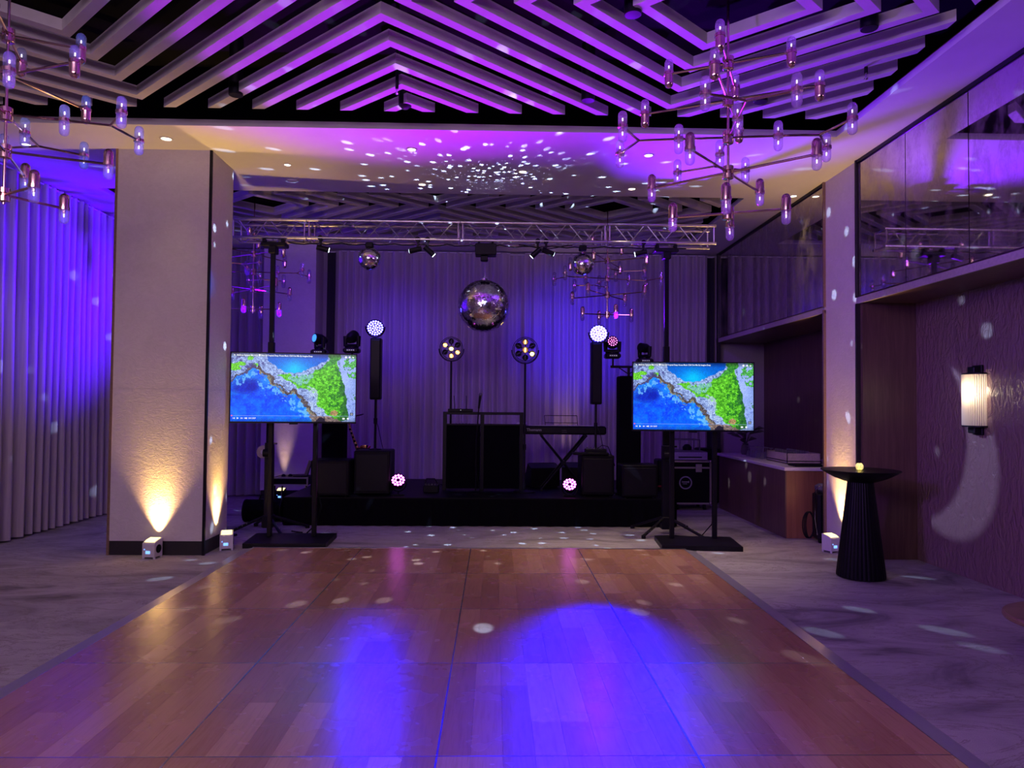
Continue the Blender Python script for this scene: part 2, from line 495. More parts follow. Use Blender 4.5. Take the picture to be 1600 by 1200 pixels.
curtain('curtain', (-5.74, 13.0), (-5.74, 8.55), 0.02, ZC - .03, 3, 'long grey pleated curtain on the left wall, lit vivid blue behind the big column')
curtain('curtain', (-5.74, 8.55), (-5.74, 3.2), 0.02, ZC - .03, 4, 'long grey pleated curtain at the left picture edge in front of the big column')
curtain('curtain', (-5.74, 3.2), (-5.74, -3.9), 0.02, ZC - .03, 5, 'grey pleated curtain on the left wall beside the viewer')
curtain('curtain', (-5.6, 12.98), (-4.08, 12.98), 0.02, ZC - .03, 6, 'short grey curtain on the back wall left of the rear pillar')
curtain('curtain', (-2.82, 12.98), (0.26, 12.98), 0.02, ZC - .03, 8, 'wide grey pleated curtain on the back wall behind the left half of the stage')
curtain('curtain', (0.52, 12.98), (3.86, 12.98), 0.02, ZC - .03, 11, 'wide grey pleated curtain on the back wall behind keyboard and right half of the stage')
curtain('gap_strip', (0.2, 13.05), (0.6, 13.05), 0.02, ZC - .04, 12, 'narrow recessed curtain strip between the two wide back curtains', amp=.02)
curtain('gap_strip', (-3.04, 13.02), (-2.90, 13.02), 0.02, ZC - .04, 13, 'narrow black strip put in for the shadow gap between rear pillar and wide back curtain', 'gap_black', amp=.02)  # black sheet put where a dark shadow gap shows
curtain('gap_strip', (3.85, 13.04), (4.0, 13.04), 0.02, ZC - .04, 14, 'narrow black strip put in for the shaded gap in the corner of back wall and mirror wall', 'gap_black', amp=.02)  # likewise a black sheet for the shade of the corner gap

# ================================================================== DANCE FLOOR
df_x = [-2.71, -1.487, -0.255, 0.972, 2.195]
df_y = [8.27 - 1.2125 * i for i in range(0, 7)]
dance = thing('dance_floor', (0, 0, 0), 'portable wooden parquet dance floor of square panels with metal ramp edge', 'dance floor')
TH = 0.022
pm = {}
def plank_mesh(w, l):
    k = (round(w, 3), round(l, 3))
    if k not in pm: pm[k] = MB().rbox(-w / 2, w / 2, -l / 2, l / 2, -0.006, 0.0, 0.0007).mesh('plank', 'floor_wood')
    return pm[k]
nplank = 0
rp = random.Random(21)
for iy in range(6):
    for ix in range(4):
        x0, x1 = df_x[ix], df_x[ix + 1]; y1, y0 = df_y[iy], df_y[iy + 1]
        pnl = MB().box(x0 + .0015, x1 - .0015, y0 + .0015, y1 - .0015, 0.001, TH - .0045)
        p = pnl.build('floor_panel', 'aluminium', dance)
        e = MB()
        for xx in (x0 + .0012, x1 - .0042): e.box(xx, xx + .003, y0 + .002, y1 - .002, 0.004, TH + .0006)
        for yy in (y0 + .0012, y1 - .0036): e.box(x0 + .002, x1 - .002, yy, yy + .0024, 0.004, TH + .0002)
        e.build('panel_edge', 'aluminium', p)
        nx = 8 if iy < 5 else 8
        wx = (x1 - x0 - .010) / nx
        for s in range(nx):
            cuts = [0.0, 1.0] if rp.random() < 0.45 else [0.0, rp.choice((0.3, 0.4, 0.5, 0.6, 0.7)), 1.0]
            Ly = (y1 - y0 - .0084)
            for a, c in zip(cuts[:-1], cuts[1:]):
                inst('plank', plank_mesh(wx, (c - a) * Ly), p, (x0 + .005 + wx * (s + .5), y0 + .0042 + Ly * (a + c) / 2, TH))
                nplank += 1
# ramp edges, mitred
yA, yZ = df_y[0], df_y[-1]
rl = 0.125
mb = MB(); x1 = df_x[0]
mb.add([(x1, yA, TH), (x1, yZ, TH), (x1 - rl, yZ, .003), (x1 - rl, yA, .003), (x1, yA, 0.0), (x1, yZ, 0), (x1 - rl, yZ, 0), (x1 - rl, yA, 0)], [(0, 3, 2, 1), (4, 5, 6, 7), (0, 4, 7, 3), (1, 2, 6, 5), (2, 3, 7, 6)])
mb.build('ramp_edge', 'ramp_metal', dance)
mb = MB(); x1 = df_x[-1]
mb.add([(x1, yA, TH), (x1, yZ, TH), (x1 + rl, yZ, .003), (x1 + rl, yA, .003), (x1, yA, 0.0), (x1, yZ, 0), (x1 + rl, yZ, 0), (x1 + rl, yA, 0)], [(0, 1, 2, 3), (7, 6, 5, 4), (3, 7, 4, 0), (5, 6, 2, 1), (2, 6, 7, 3)])
mb.build('ramp_edge', 'ramp_metal', dance)
mb = MB(); mb.box(df_x[0] - .02, df_x[-1] + .02, yA + .001, yA + .035, 0.0, TH + .002); mb.build('end_edge', 'aluminium', dance)

# ================================================================== CHANDELIERS
GL = [(0.0001, .105), (.010, .104), (.020, .099), (.0275, .089), (.031, .075), (.031, .008)]
glass_up = MB().lathe(GL[::-1], 14).mesh('glass_dome', 'bulb_glass', True)
glass_dn = MB().lathe([(r, -z) for r, z in GL], 14).mesh('glass_dome', 'bulb_glass', True)
cup_dn = MB().lathe([(.0001, -.105), (.012, -.103), (.022, -.096), (.029, -.084), (.031, -.07), (.031, .0), (.0315, .002)], 14).mesh('metal_cup', 'copper', True)
cup_up = MB().lathe([(.031, .0), (.031, .07), (.029, .084), (.022, .096), (.012, .103), (.0001, .105)], 14).mesh('metal_cup', 'copper', True)
collar_m = MB().lathe([(.031, -.011), (.0355, -.010), (.0355, .010), (.031, .011)], 14).mesh('collar', 'copper', True)
core_up = MB().lathe([(.007, .0), (.007, .032), (.0045, .034), (.0045, .058), (.0001, .060)], 8).mesh('led_core', 'led_white', False)
core_up.materials.append(MATS['led_white']);
core_dn = MB().lathe([(.0001, -.060), (.0045, -.058), (.0045, -.034), (.007, -.032), (.007, .0)], 8).mesh('led_core', 'led_white', False)
holder_up = MB().lathe([(.011, .0), (.011, .033), (.008, .036)], 8).mesh('bulb_holder', 'copper', True)
holder_dn = MB().lathe([(.008, -.036), (.011, -.033), (.011, .0)], 8).mesh('bulb_holder', 'copper', True)
hub_m = MB().lathe([(.032, -.045), (.038, -.042), (.038, -.012), (.026, -.008), (.026, .008), (.038, .012), (.038, .042), (.032, .045)], 16).mesh('hub', 'copper', True)


cores_off = []
for me_ in (core_up, core_dn):
    q = me_.copy(); q.materials.clear(); q.materials.append(MATS['white_plastic']); cores_off.append(q)


def bulb(parent, pos, kind, lit=True):
    cu, cdn = (core_up, core_dn) if lit else cores_off
    c = inst('light_capsule', collar_m, parent, pos)
    if kind in ('A', 'B'):
        inst('glass_dome', glass_up, c); inst('bulb_holder', holder_up, c); inst('led_core', cu, c)
    if kind in ('C', 'B'):
        inst('glass_dome', glass_dn, c); inst('bulb_holder', holder_dn, c); inst('led_core', cdn, c)
    if kind == 'A': inst('metal_cup', cup_dn, c)
    if kind == 'C': inst('metal_cup', cup_up, c)


def chandelier(x, y, angs, label, ztop=ZC + .45, dz=0.0, lit=True):
    t = thing('chandelier', (x, y, 0), label, 'chandelier', 'branching chandeliers with capsule lights')
    zs = [4.05 + dz, 3.79 + dz, 3.53 + dz, 3.285 + dz, 3.00 + dz]
    rod = MB(); rod.cyl((0, 0, zs[-1] - .06), (0, 0, ztop), .009, n=10); rod.build('rod', 'copper', t, smooth=True)
    MB().lathe([(.06, 0), (.06, .03), (.02, .05)], 20, (0, 0, ztop - .03)).build('ceiling_cup', 'copper', t, smooth=True)
    R = [.41, .585, .61, .59, .375]
    for k, z in enumerate(zs):
        inst('hub', hub_m, t, (0, 0, z))
        for q in range(4):
            a = math.radians(angs[k]) + q * PI / 2; ux, uy = math.cos(a), math.sin(a); r = R[k]
            MB().cyl((ux * .03, uy * .03, z), (ux * (r - .03 if k != 2 else r), uy * (r - .03 if k != 2 else r), z), .0085, n=8).build('arm', 'copper', t, smooth=True)
            if k in (0, 1): bulb(t, (ux * r, uy * r, z), 'A', lit)
            elif k in (3, 4): bulb(t, (ux * r, uy * r, z), 'C', lit)
            else:
                bulb(t, (ux * .335, uy * .335, z), 'B', lit)
                for sg in (1, -1):
                    bb = a + sg * math.radians(65); bx, by = ux * r + .29 * math.cos(bb), uy * r + .29 * math.sin(bb)
                    MB().cyl((ux * r, uy * r, z), (bx - .03 * math.cos(bb), by - .03 * math.sin(bb), z), .0085, n=8).build('branch', 'copper', t, smooth=True)
                    bulb(t, (bx, by, z), 'B', lit)
    return t


chandelier(1.60, 4.90, (-25, -26, -8, -41, -20), 'large copper chandelier hanging over the dance floor on the right, nearest the mirror wall')
chandelier(-3.20, 4.72, (23, -20, 15, 22, -32), 'large copper chandelier cut by the left picture edge, its glass lit blue')
chandelier(1.64, 10.5, (-40, -28, 12, -36, 10), 'distant copper chandelier behind the truss above the right end of the keyboard', lit=False)
chandelier(-3.47, 10.35, (10, -30, 4, -42, 0), 'distant copper chandelier partly hidden by the big left column, before the rear pillar', lit=False)

# ================================================================== CEILING FITTINGS
def downlight(x, y, tx, ty, e, label, lit=True, cone=70, r=.042):
    t = thing('downlight', (x, y, ZC), label, 'ceiling light', 'recessed ceiling downlights')
    MB().lathe([(r * 1.45, 0.0), (r * 1.45, -.006), (r * 1.1, -.008), (r, -.002), (r, 0.0)], 24).build('trim_ring', 'white_plastic' if lit else 'beige_plastic', t, smooth=True)
    MB().lathe([(.0001, -.001), (r, -.001), (r, 0), (.0001, 0)], 20).build('lens', 'downlight_lens' if lit else 'black_plastic', t)
    if lit and e: lamp('downlight_beam', 'SPOT', (x, y, ZC - .02), (tx, ty, 0), (1.0, 0.74, 0.42), e, .04, cone, .9)


downlight(-3.49, 7.61, -3.6, 6.9, 30, 'lit downlight in the soffit right above the front of the big column', r=.05)
downlight(-0.93, 7.80, -0.3, 7.3, 70, 'lit downlight in the soffit left of the dotted light pattern, nearer one')
downlight(-0.94, 9.05, -1.0, 9.3, 8, 'brightest downlight in the soffit, just before the rear beams')
downlight(0.31, 8.49, 0.35, 8.1, 25, 'lit downlight in the soffit right of the dotted light pattern')
downlight(1.68, 7.86, 1.6, 7.85, 330, 'lit downlight in the soffit behind the right chandelier, nearer one', cone=55)
downlight(1.73, 9.1, 1.35, 9.2, 110, 'lit downlight in the soffit behind the right chandelier, farther one', cone=55)
downlight(-2.44, 8.38, 0, 0, 0, 'dim downlight in the soffit near the right face of the big column', r=.035)
downlight(-5.1, 7.85, -5.0, 8.5, 35, 'downlight in the soffit left of the big column')
downlight(3.9, 9.3, 3.8, 9.0, 60, 'downlight at the soffit edge over the bar end', cone=60)
t = thing('smoke_detector', (-2.55, 8.97, ZC), 'flat round pale detector on the soffit behind the big column', 'detector')
MB().lathe([(.06, 0), (.06, -.012), (.045, -.022), (.0001, -.024)][::-1], 24).build('cover', 'white_plastic', t, smooth=True)
MB().lathe([(.066, 0), (.066, -.006), (.06, -.006)], 24).build('mounting_ring', 'white_plastic', t)

for i, (x, y, kind, lab) in enumerate((
        (-2.35, 6.45, 'c', 'black cylinder fitting between the ceiling beams above the big column'),
        (-0.86, 6.66, 'd', 'black dome sensor between the beams at the smallest chevron'),
        (-0.87, 6.18, 'p', 'black pendant sprinkler between the beams before the dome sensor'),
        (0.82, 6.42, 'c', 'black cylinder fitting between the beams just left of the right chandelier'),
        (2.38, 6.38, 'c', 'black cylinder fitting between the beams behind the right chandelier'),
        (3.0, 5.72, 'p', 'black pendant sprinkler between the beams at the right end'),
        (0.95, 4.98, 'c', 'black cylinder fitting at the top picture edge left of the right chandelier'),
        (2.7, 5.10, 'c', 'black cylinder fitting at the top picture edge right of the right chandelier'))):
    t = thing('ceiling_fitting', (x, y, ZC), lab, 'ceiling fitting', 'black fittings among the beams')
    if kind == 'p':
        MB().cyl((0, 0, -.05), (0, 0, .5), .014, n=10).build('pipe', 'black_metal', t, smooth=True)
        MB().lathe([(.006, -.10), (.016, -.098), (.016, -.09), (.006, -.085), (.006, -.05)], 10).build('sprinkler_head', 'chrome', t, smooth=True)
    else:
        h = .02 if kind == 'c' else .0
        MB().lathe([(.058, -h), (.062, -h + .004), (.062, .5)], 20).build('housing', 'black_metal', t, smooth=True)
        MB().lathe([(.0001, -h - (.03 if kind == 'd' else .002)), (.03, -h - (.024 if kind == 'd' else .002)), (.055, -h)], 20).build('lens_cover', 'black_plastic', t, smooth=True)

# ================================================================== SCREENS
def fbm(h, w, seed, base=4, octs=5):
    r = np.random.RandomState(seed); out = np.zeros((h, w)); amp = 1.0; tot = 0; fr = base
    for _ in range(octs):
        gy, gx = int(fr * 0.6) + 2, fr + 2
        G = r.rand(gy + 1, gx + 1)
        yy = np.linspace(0, gy - 1e-6, h); xx = np.linspace(0, gx - 1e-6, w)
        y0 = yy.astype(int); x0 = xx.astype(int); fy = (yy - y0)[:, None]; fx = (xx - x0)[None]
        fy = fy * fy * (3 - 2 * fy); fx = fx * fx * (3 - 2 * fx)
        v = (G[y0][:, x0] * (1 - fy) * (1 - fx) + G[y0 + 1][:, x0] * fy * (1 - fx) + G[y0][:, x0 + 1] * (1 - fy) * fx + G[y0 + 1][:, x0 + 1] * fy * fx)
        out += v * amp; tot += amp; amp *= 0.55; fr *= 2
    return out / tot


def picture(w=240, h=135):
    U, V = np.meshgrid((np.arange(w) + .5) / w, (np.arange(h) + .5) / h)
    def N(seed, base, octs):
        n = fbm(h, w, seed, base, octs); return np.clip((n - n.mean()) / (4.2 * n.std()) + .5, 0, 1)
    n1 = N(1, 6, 5); n2 = N(2, 26, 4); n3 = N(3, 70, 2); n4 = N(5, 12, 5); n5 = N(8, 40, 3); px = np.random.RandomState(9).rand(h, w)
    def dline(pts):
        side = np.zeros((h, w)); best = np.full((h, w), 9.0)
        for (a, b), (c, e) in zip(pts[:-1], pts[1:]):
            ax, ay, bx, by = a * 1.78, b, c * 1.78, e
            qx, qy = U * 1.78 - ax, V - ay; lx, ly = bx - ax, by - ay
            k = np.clip((qx * lx + qy * ly) / (lx * lx + ly * ly), 0, 1)
            dd = np.hypot(qx - k * lx, qy - k * ly); m = dd < best
            best = np.where(m, dd, best); side = np.where(m, lx * qy - ly * qx, side)
        return best * np.sign(side)
    shore = [(-.05, .44), (0, .41), (.08, .32), (.17, .215), (.24, .25), (.30, .32), (.335, .43), (.40, .465), (.44, .57), (.50, .55), (.56, .64), (.60, .73), (.63, .84), (.70, .93), (.76, 1.0), (.82, 1.1)]
    d = dline(shore) + (n4 - .5) * .07 + (n2 - .5) * .035
    def poly(pts, jit=.06):
        x = U + (n4 - .5) * jit * .8; y = V + (n2 - .5) * jit * .8; ins = np.zeros((h, w), bool); j = len(pts) - 1
        for i in range(len(pts)):
            xi, yi = pts[i]; xj, yj = pts[j]
            c = ((yi > y) != (yj > y)) & (x < (xj - xi) * (y - yi) / (yj - yi + 1e-9) + xi); ins ^= c; j = i
        return ins
    def disc(cx, cy, rx, ry): return ((U - cx) / rx) ** 2 + ((V - cy) / ry) ** 2 < .4 + 1.1 * n5
    C = np.zeros((h, w, 3))
    def put(m, c, amt=1.0):
        c = np.asarray(c, float)
        if c.ndim == 1: c = np.broadcast_to(c, (h, w, 3))
        k = (m.astype(float) * amt)[..., None]; C[:] = C * (1 - k) + c * k
    def rgb(r, g, b): return np.stack([r + 0 * U, g + 0 * U, b + 0 * U], -1)
    streak = np.clip(n3 * .6 + .4 * px, 0, 1)
    put(U > -1, rgb(80 + 100 * streak, 100 + 105 * streak, 160 + 90 * streak))                   # rock
    put((streak < .27), (65, 72, 125), .6)
    put((n5 > .72) & (V < .3) & (U < .26), (50, 45, 110), .6)
    pond = poly([(.27, -.05), (.80, -.05), (.75, .10), (.63, .21), (.53, .28), (.43, .28), (.36, .20), (.29, .10)], .04)
    g2 = np.exp(-(((U - .50) / .15) ** 2 + ((V - .24) / .15) ** 2))
    put(pond, rgb(0, 75 + 85 * g2 + 25 * n1, 195 + 45 * g2))
    gr = rgb(35 + 95 * streak, 105 + 135 * streak, 15 + 45 * streak)
    green = poly([(.60, .31), (.78, .17), (.865, .08), (.885, .30), (.905, .55), (.94, .84), (.93, .96), (.86, .98), (.77, .90), (.70, .75), (.66, .58), (.52, .50), (.46, .44), (.38, .31), (.42, .29), (.5, .33)])
    put(green, gr)
    put(poly([(.47, .31), (.63, .29), (.63, .50), (.52, .46), (.44, .38)]) & (n5 > .40), rgb(80 + 70 * px, 150 + 50 * px, 190), .8)
    put(poly([(.60, .48), (.66, .50), (.72, .75), (.78, .92), (.70, .90), (.62, .70)]) & (n5 > .45), rgb(130 + 60 * px, 150 + 60 * px, 215), .8)
    put(poly([(.74, .15), (.80, -.02), (.88, -.02), (.87, .10), (.68, .26)]), rgb(15 + 70 * streak, 85 + 110 * streak, 25 + 20 * streak), .9)
    put(green & (n5 > .62) & (U > .78), (25, 100, 35), .75)
    put(poly([(.872, .28), (.905, .5), (.945, .82), (.945, .98), (.87, .98), (.895, .80), (.88, .6)]), rgb(10 + 45 * streak, 55 + 75 * streak, 40), .85)
    right = poly([(.87, -.05), (1.05, -.05), (1.05, 1.05), (.955, 1.05), (.925, .7), (.905, .5), (.885, .25)], .03)
    put(right, rgb(125 + 35 * n1, 150 + 30 * n1, 215 + 25 * n1)); put(right & (n5 > .66) & (V > .6), (95, 115, 190), .6)
    put(poly([(.91, -.02), (1.02, -.02), (1.02, .36), (.95, .34), (.92, .2)]) & (n5 > .38), rgb(30 + 70 * px, 85 + 125 * px, 50 + 40 * px))
    put(poly([(.945, .58), (1.0, .55), (1.0, .68), (.96, .66)]) & (n5 > .5), (70, 125, 90))
    for cx, cy, rx, ry in ((.02, .21, .05, .06), (.07, .16, .05, .03), (.15, .07, .025, .04), (.19, .17, .02, .03)):
        put(disc(cx, cy, rx, ry), rgb(60 + 70 * px, 140 + 90 * px, 30 + 30 * px))
    sea = d > 0
    sh = np.clip(1 - d / (.13 + .20 * n1), 0, 1)
    put(sea, rgb(0, 40 + 55 * V + 45 * (n2 - .5), 190 + 45 * V + 30 * n1))
    put(sea & (n3 > .68), (40, 120, 225), .35)
    deep = np.clip(1.25 - ((U - .12) / .13) ** 2 - ((V - .47) / .13) ** 2, 0, 1)
    put(sea, (0, 15, 150), .75 * deep * (.6 + .6 * n2))
    put(sea, (30, 140, 235), np.clip(sh * (.25 + 1.1 * n2), 0, .95))
    put(sea & (sh > .25) & (n5 > .60), (120, 190, 240), .7)
    put((np.abs(d - .030) < .022) & (n4 > .40) & (U > .22), rgb(105 + 50 * px, 95 + 40 * px, 55 + 40 * px), .85)
    put(np.abs(d) < .007 + .022 * n5, rgb(35 + 70 * px, 35 + 50 * px, 40 + 40 * px), .92)
    put((U < .2) & (np.abs(d + .02) < .05) & (n5 > .5), rgb(60, 60, 130), .6)
    put(poly([(.64, .90), (.80, .93), (.88, .98), (.93, 1.05), (.62, 1.05)]), rgb(70 + 120 * streak, 60 + 95 * streak, 60 + 80 * streak), .9)
    put(poly([(.68, .95), (.75, .94), (.79, 1.05), (.67, 1.05)]), (25, 22, 45), .9)
    put(disc(.83, .87, .032, .05), rgb(110 + 100 * px, 80 + 80 * px, 60 + 60 * px), .9)
    C *= (.90 + .2 * px)[..., None]
    C *= (1 - .5 * np.clip(1 - V / .07, 0, 1))[..., None]
    C *= (1 - .25 * np.clip((V - .93) / .07, 0, 1))[..., None]
    return np.clip(C, 0, 255) / 255


TVW, TVH = 1.432, 0.806
P = picture(); ph_, pw_ = P.shape[:2]
lin = np.where(P <= .04045, P / 12.92, ((P + .055) / 1.055) ** 2.4)
xs = np.linspace(-TVW / 2, TVW / 2, pw_ + 1); zs = np.linspace(TVH / 2, -TVH / 2, ph_ + 1)
vv = [(x, 0, z) for z in zs for x in xs]
ff = [(r * (pw_ + 1) + c, (r + 1) * (pw_ + 1) + c, (r + 1) * (pw_ + 1) + c + 1, r * (pw_ + 1) + c + 1) for r in range(ph_) for c in range(pw_)]
scr_me = bpy.data.meshes.new('screen_picture'); scr_me.from_pydata(vv, [], ff); scr_me.materials.append(MATS['screen_picture'])
ca = scr_me.color_attributes.new('picture', 'FLOAT_COLOR', 'CORNER')
arr = np.ones((ph_ * pw_, 4, 4), np.float32); arr[:, :, :3] = lin.reshape(-1, 1, 3)
ca.data.foreach_set('color', arr.ravel())


def text_mesh(s, size, mat, name, bold=0.0):
    c = bpy.data.curves.new(name, 'FONT'); c.body = s; c.size = size; c.align_x = 'LEFT'; c.align_y = 'CENTER'; c.offset = bold; c.resolution_u = 2
    o = bpy.data.objects.new(name, c); COL.objects.link(o)
    bpy.context.view_layer.update()
    me = bpy.data.meshes.new_from_object(o.evaluated_get(bpy.context.evaluated_depsgraph_get()))
    bpy.data.objects.remove(o); me.materials.clear(); me.materials.append(MATS[mat]); me.name = name
    return me


title_me = text_mesh('Maldives Summer Mix 2022 ♥ Best Of Tropical Deep House Music Chill Out Mix By Imagine Deep', .0262, 'icon_white', 'title_text', .0006)
time_me = text_mesh('0:04 / 2:03:07', .022, 'icon_white', 'time_text', .0005)
W2, H2 = TVW / 2, TVH / 2
ic = MB()
def tri(x, z, s, fl=1): ic.add([(x - s * fl, 0, z + s), (x - s * fl, 0, z - s), (x + s * fl, 0, z)], [(0, 1, 2) if fl > 0 else (0, 2, 1)])
def quad(mb, x0, x1, z0, z1): mb.add([(x0, 0, z0), (x1, 0, z0), (x1, 0, z1), (x0, 0, z1)], [(0, 1, 2, 3)])
def disc(mb, x, z, r, n=16): mb.add([(x + r * math.cos(2 * PI * i / n), 0, z + r * math.sin(2 * PI * i / n)) for i in range(n)], [tuple(range(n))])
zb = -H2 + .038
tri(-W2 + .042, zb, .009, -1); quad(ic, -W2 + .028, -W2 + .031, zb - .009, zb + .009)
tri(-W2 + .085, zb, .011); tri(-W2 + .127, zb, .009); quad(ic, -W2 + .138, -W2 + .141, zb - .009, zb + .009)
quad(ic, -W2 + .160, -W2 + .172, zb - .006, zb + .006); tri(-W2 + .176, zb, .011, -1); quad(ic, -W2 + .185, -W2 + .189, zb - .008, zb + .008)
for dx, r in ((.118, .013), (.075, .011)): disc(ic, W2 - dx, H2 - .03, r)
tri(W2 - .03, H2 - .032, .012)
quad(ic, W2 - .150, W2 - .122, zb - .010, zb + .010); disc(ic, W2 - .085, zb, .012)
disc(ic, -W2 + .036, H2 - .026, .008); 
icons_me = ic.mesh('control_icons', 'icon_white')
pb = MB(); quad(pb, -W2 + .012, W2 - .012, -H2 + .066, -H2 + .0695); bar_me = pb.mesh('progress_bar', 'icon_grey')
glow('playhead_red', (1.0, .12, .2), 1.0, False)
phm = MB(); disc(phm, -W2 + .016, -H2 + .068, .008); ph_me = phm.mesh('playhead', 'playhead_red')
wm = MB(); quad(wm, W2 - .060, W2 - .025, -H2 + .075, -H2 + .108); wm_me = wm.mesh('corner_badge', 'black_plastic')
wr_ = MB()
wr_.add([(W2 - .0425 + r * math.cos(2 * PI * i / 16), 0, -H2 + .0915 + r * math.sin(2 * PI * i / 16)) for r in (.011, .0075) for i in range(16)], [(i, (i + 1) % 16, 16 + (i + 1) % 16, 16 + i)[::-1] for i in range(16)])
badge_me = wr_.mesh('badge_ring', 'icon_white')


def tv(x, y, zc, rz, base, posts, label):
    t = thing('television_stand', (x, y, 0), label, 'screen', 'flat screens on two-post stands')
    # base plate + posts are given in world coordinates and kept unrotated
    bp = MB(); cx = [(p[0] - x, p[1] - y) for p in base]
    e = .0
    bp.prism(cx, 0.0, .055); bp.build('base_plate', 'black_metal', t)
    for px, py in posts:
        MB().rbox(px - x - .026, px - x + .026, py - y - .03, py - y + .03, .055, zc + .30, .006).build('post', 'black_metal', t)
    mid = MB(); mid.rbox(posts[0][0] - x - .05, posts[1][0] - x + .05, posts[0][1] - y - .05, posts[0][1] - y - .03, zc - .1, zc + .1, .004); mid.build('crossbar', 'black_metal', t)
    b = MB(); b.rbox(-W2 - .012, W2 + .012, .002, .035, -H2 - .020, H2 + .012, .004); b.rbox(-W2 * .7, W2 * .7, .035, .075, -H2 * .8, H2 * .5, .006)
    body = b.build('screen_body', 'black_plastic', t, (0, 0, zc), rz=rz)
    fr = MB()
    for (a, c, d, e2) in ((-W2 - .012, W2 + .012, H2, H2 + .012), (-W2 - .012, W2 + .012, -H2 - .020, -H2), (-W2 - .012, -W2, -H2, H2), (W2, W2 + .012, -H2, H2)):
        fr.box(a, c, -.006, .002, d, e2)
    fr.build('bezel', 'black_plastic', body)
    inst('picture', scr_me, body, (0, -.001, 0))
    o = inst('title_text', title_me, body, (-W2 + .062, -.004, H2 - .026), (PI / 2, 0, 0))
    w = max(v.co.x for v in title_me.vertices); o.scale = (0.862 / w, 1, 1)
    o = inst('time_text', time_me, body, (-W2 + .205, -.004, zb), (PI / 2, 0, 0)); o.scale = (0.082 / max(v.co.x for v in time_me.vertices), 1, 1)
    inst('control_icons', icons_me, body, (0, -.004, 0)); inst('playhead', ph_me, body, (0, -.0045, 0)); inst('progress_bar', bar_me, body, (0, -.003, 0))
    o = inst('corner_badge', wm_me, body, (0, -.003, 0)); inst('badge_ring', badge_me, body, (0, -.0045, 0))
    lg = MB(); lg.box(-.05, .05, -.003, .004, -H2 - .034, -H2 - .019); lg.build('infrared_bar', 'black_plastic', body)
    return t


tv(-2.385, 8.62, 1.845, math.radians(8), [(-2.86, 8.33), (-1.92, 8.35), (-1.94, 9.03), (-2.92, 9.01)], [(-2.70, 8.80), (-2.165, 8.80)], 'wide flat screen showing a blue coast on black two-post stand beside the big left column')
tv(2.39, 8.62, 1.785, math.radians(-4), [(1.95, 8.33), (2.87, 8.25), (2.93, 8.90), (2.00, 8.95)], [(2.175, 8.78), (2.70, 8.78)], 'wide flat screen showing a blue coast on black two-post stand before the bar counter')

# ================================================================== TRUSS, LIFTS, MIRROR BALLS
TY0, TY1, TZ0, TZ1 = 9.43, 9.72, 3.825, 4.06
truss = thing('lighting_truss', (0, 9.43, 0), 'long silver box truss spanning above the stage between two lift towers', 'truss')
def truss_section(x0, x1):
    L = TY0 - 9.43; R = .022
    mb = MB(); D = TY1 - TY0
    for yy in (0, D):
        for zz in (TZ0, TZ1): mb.cyl((x0 + .004, yy, zz), (x1 - .004, yy, zz), R, n=10)
    for xx in (x0 + .03, x1 - .03):
        for yy in (0, D): mb.cyl((xx, yy, TZ0), (xx, yy, TZ1), .011, n=8)
        for zz in (TZ0, TZ1): mb.cyl((xx, 0, zz), (xx, D, zz), .011, n=8)
    sec = mb.build('truss_section', 'aluminium', truss, smooth=True)
    n = max(2, int(round((x1 - x0 - .16) / .232))); s = (x1 - x0 - .16) / n
    for i in range(n):
        a = x0 + .08 + s * i; b = a + s
        z0, z1 = (TZ1, TZ0) if i % 2 == 0 else (TZ0, TZ1)
        MB().cyl((a + .012, 0, z0), (b - .012, 0, z1), .0085, n=6).build('brace', 'aluminium', sec, smooth=True)
        MB().cyl((a + .012, D, z1), (b - .012, D, z0), .0085, n=6).build('brace', 'aluminium', sec, smooth=True)
        MB().cyl((a + .012, 0 if i % 2 else D, TZ0), (b - .012, D if i % 2 else 0, TZ0), .0085, n=6).build('brace', 'aluminium', sec, smooth=True)
        MB().cyl((a + .012, 0 if i % 2 else D, TZ1), (b - .012, D if i % 2 else 0, TZ1), .0085, n=6).build('brace', 'aluminium', sec, smooth=True)
for a, c in ((-3.46, -2.48), (-2.48, -0.47), (-0.47, 1.47), (1.47, 2.92)): truss_section(a, c)
cb = MB()
rc = random.Random(5)
pts = [(-2.75 + .1 * i, .12, TZ0 - .03 - .02 * abs(math.sin(i * .9)) - .01 * rc.random()) for i in range(54)]
cb.tube(pts, .008, 6); cb.build('cable', 'black_plastic', truss, smooth=True)
MB().tube([(0.30 + .06 * i, .10, TZ0 - .03 - .05 * math.sin(PI * i / 12) ** 2) for i in range(13)], .006, 6).build('cable', 'black_plastic', truss, smooth=True)


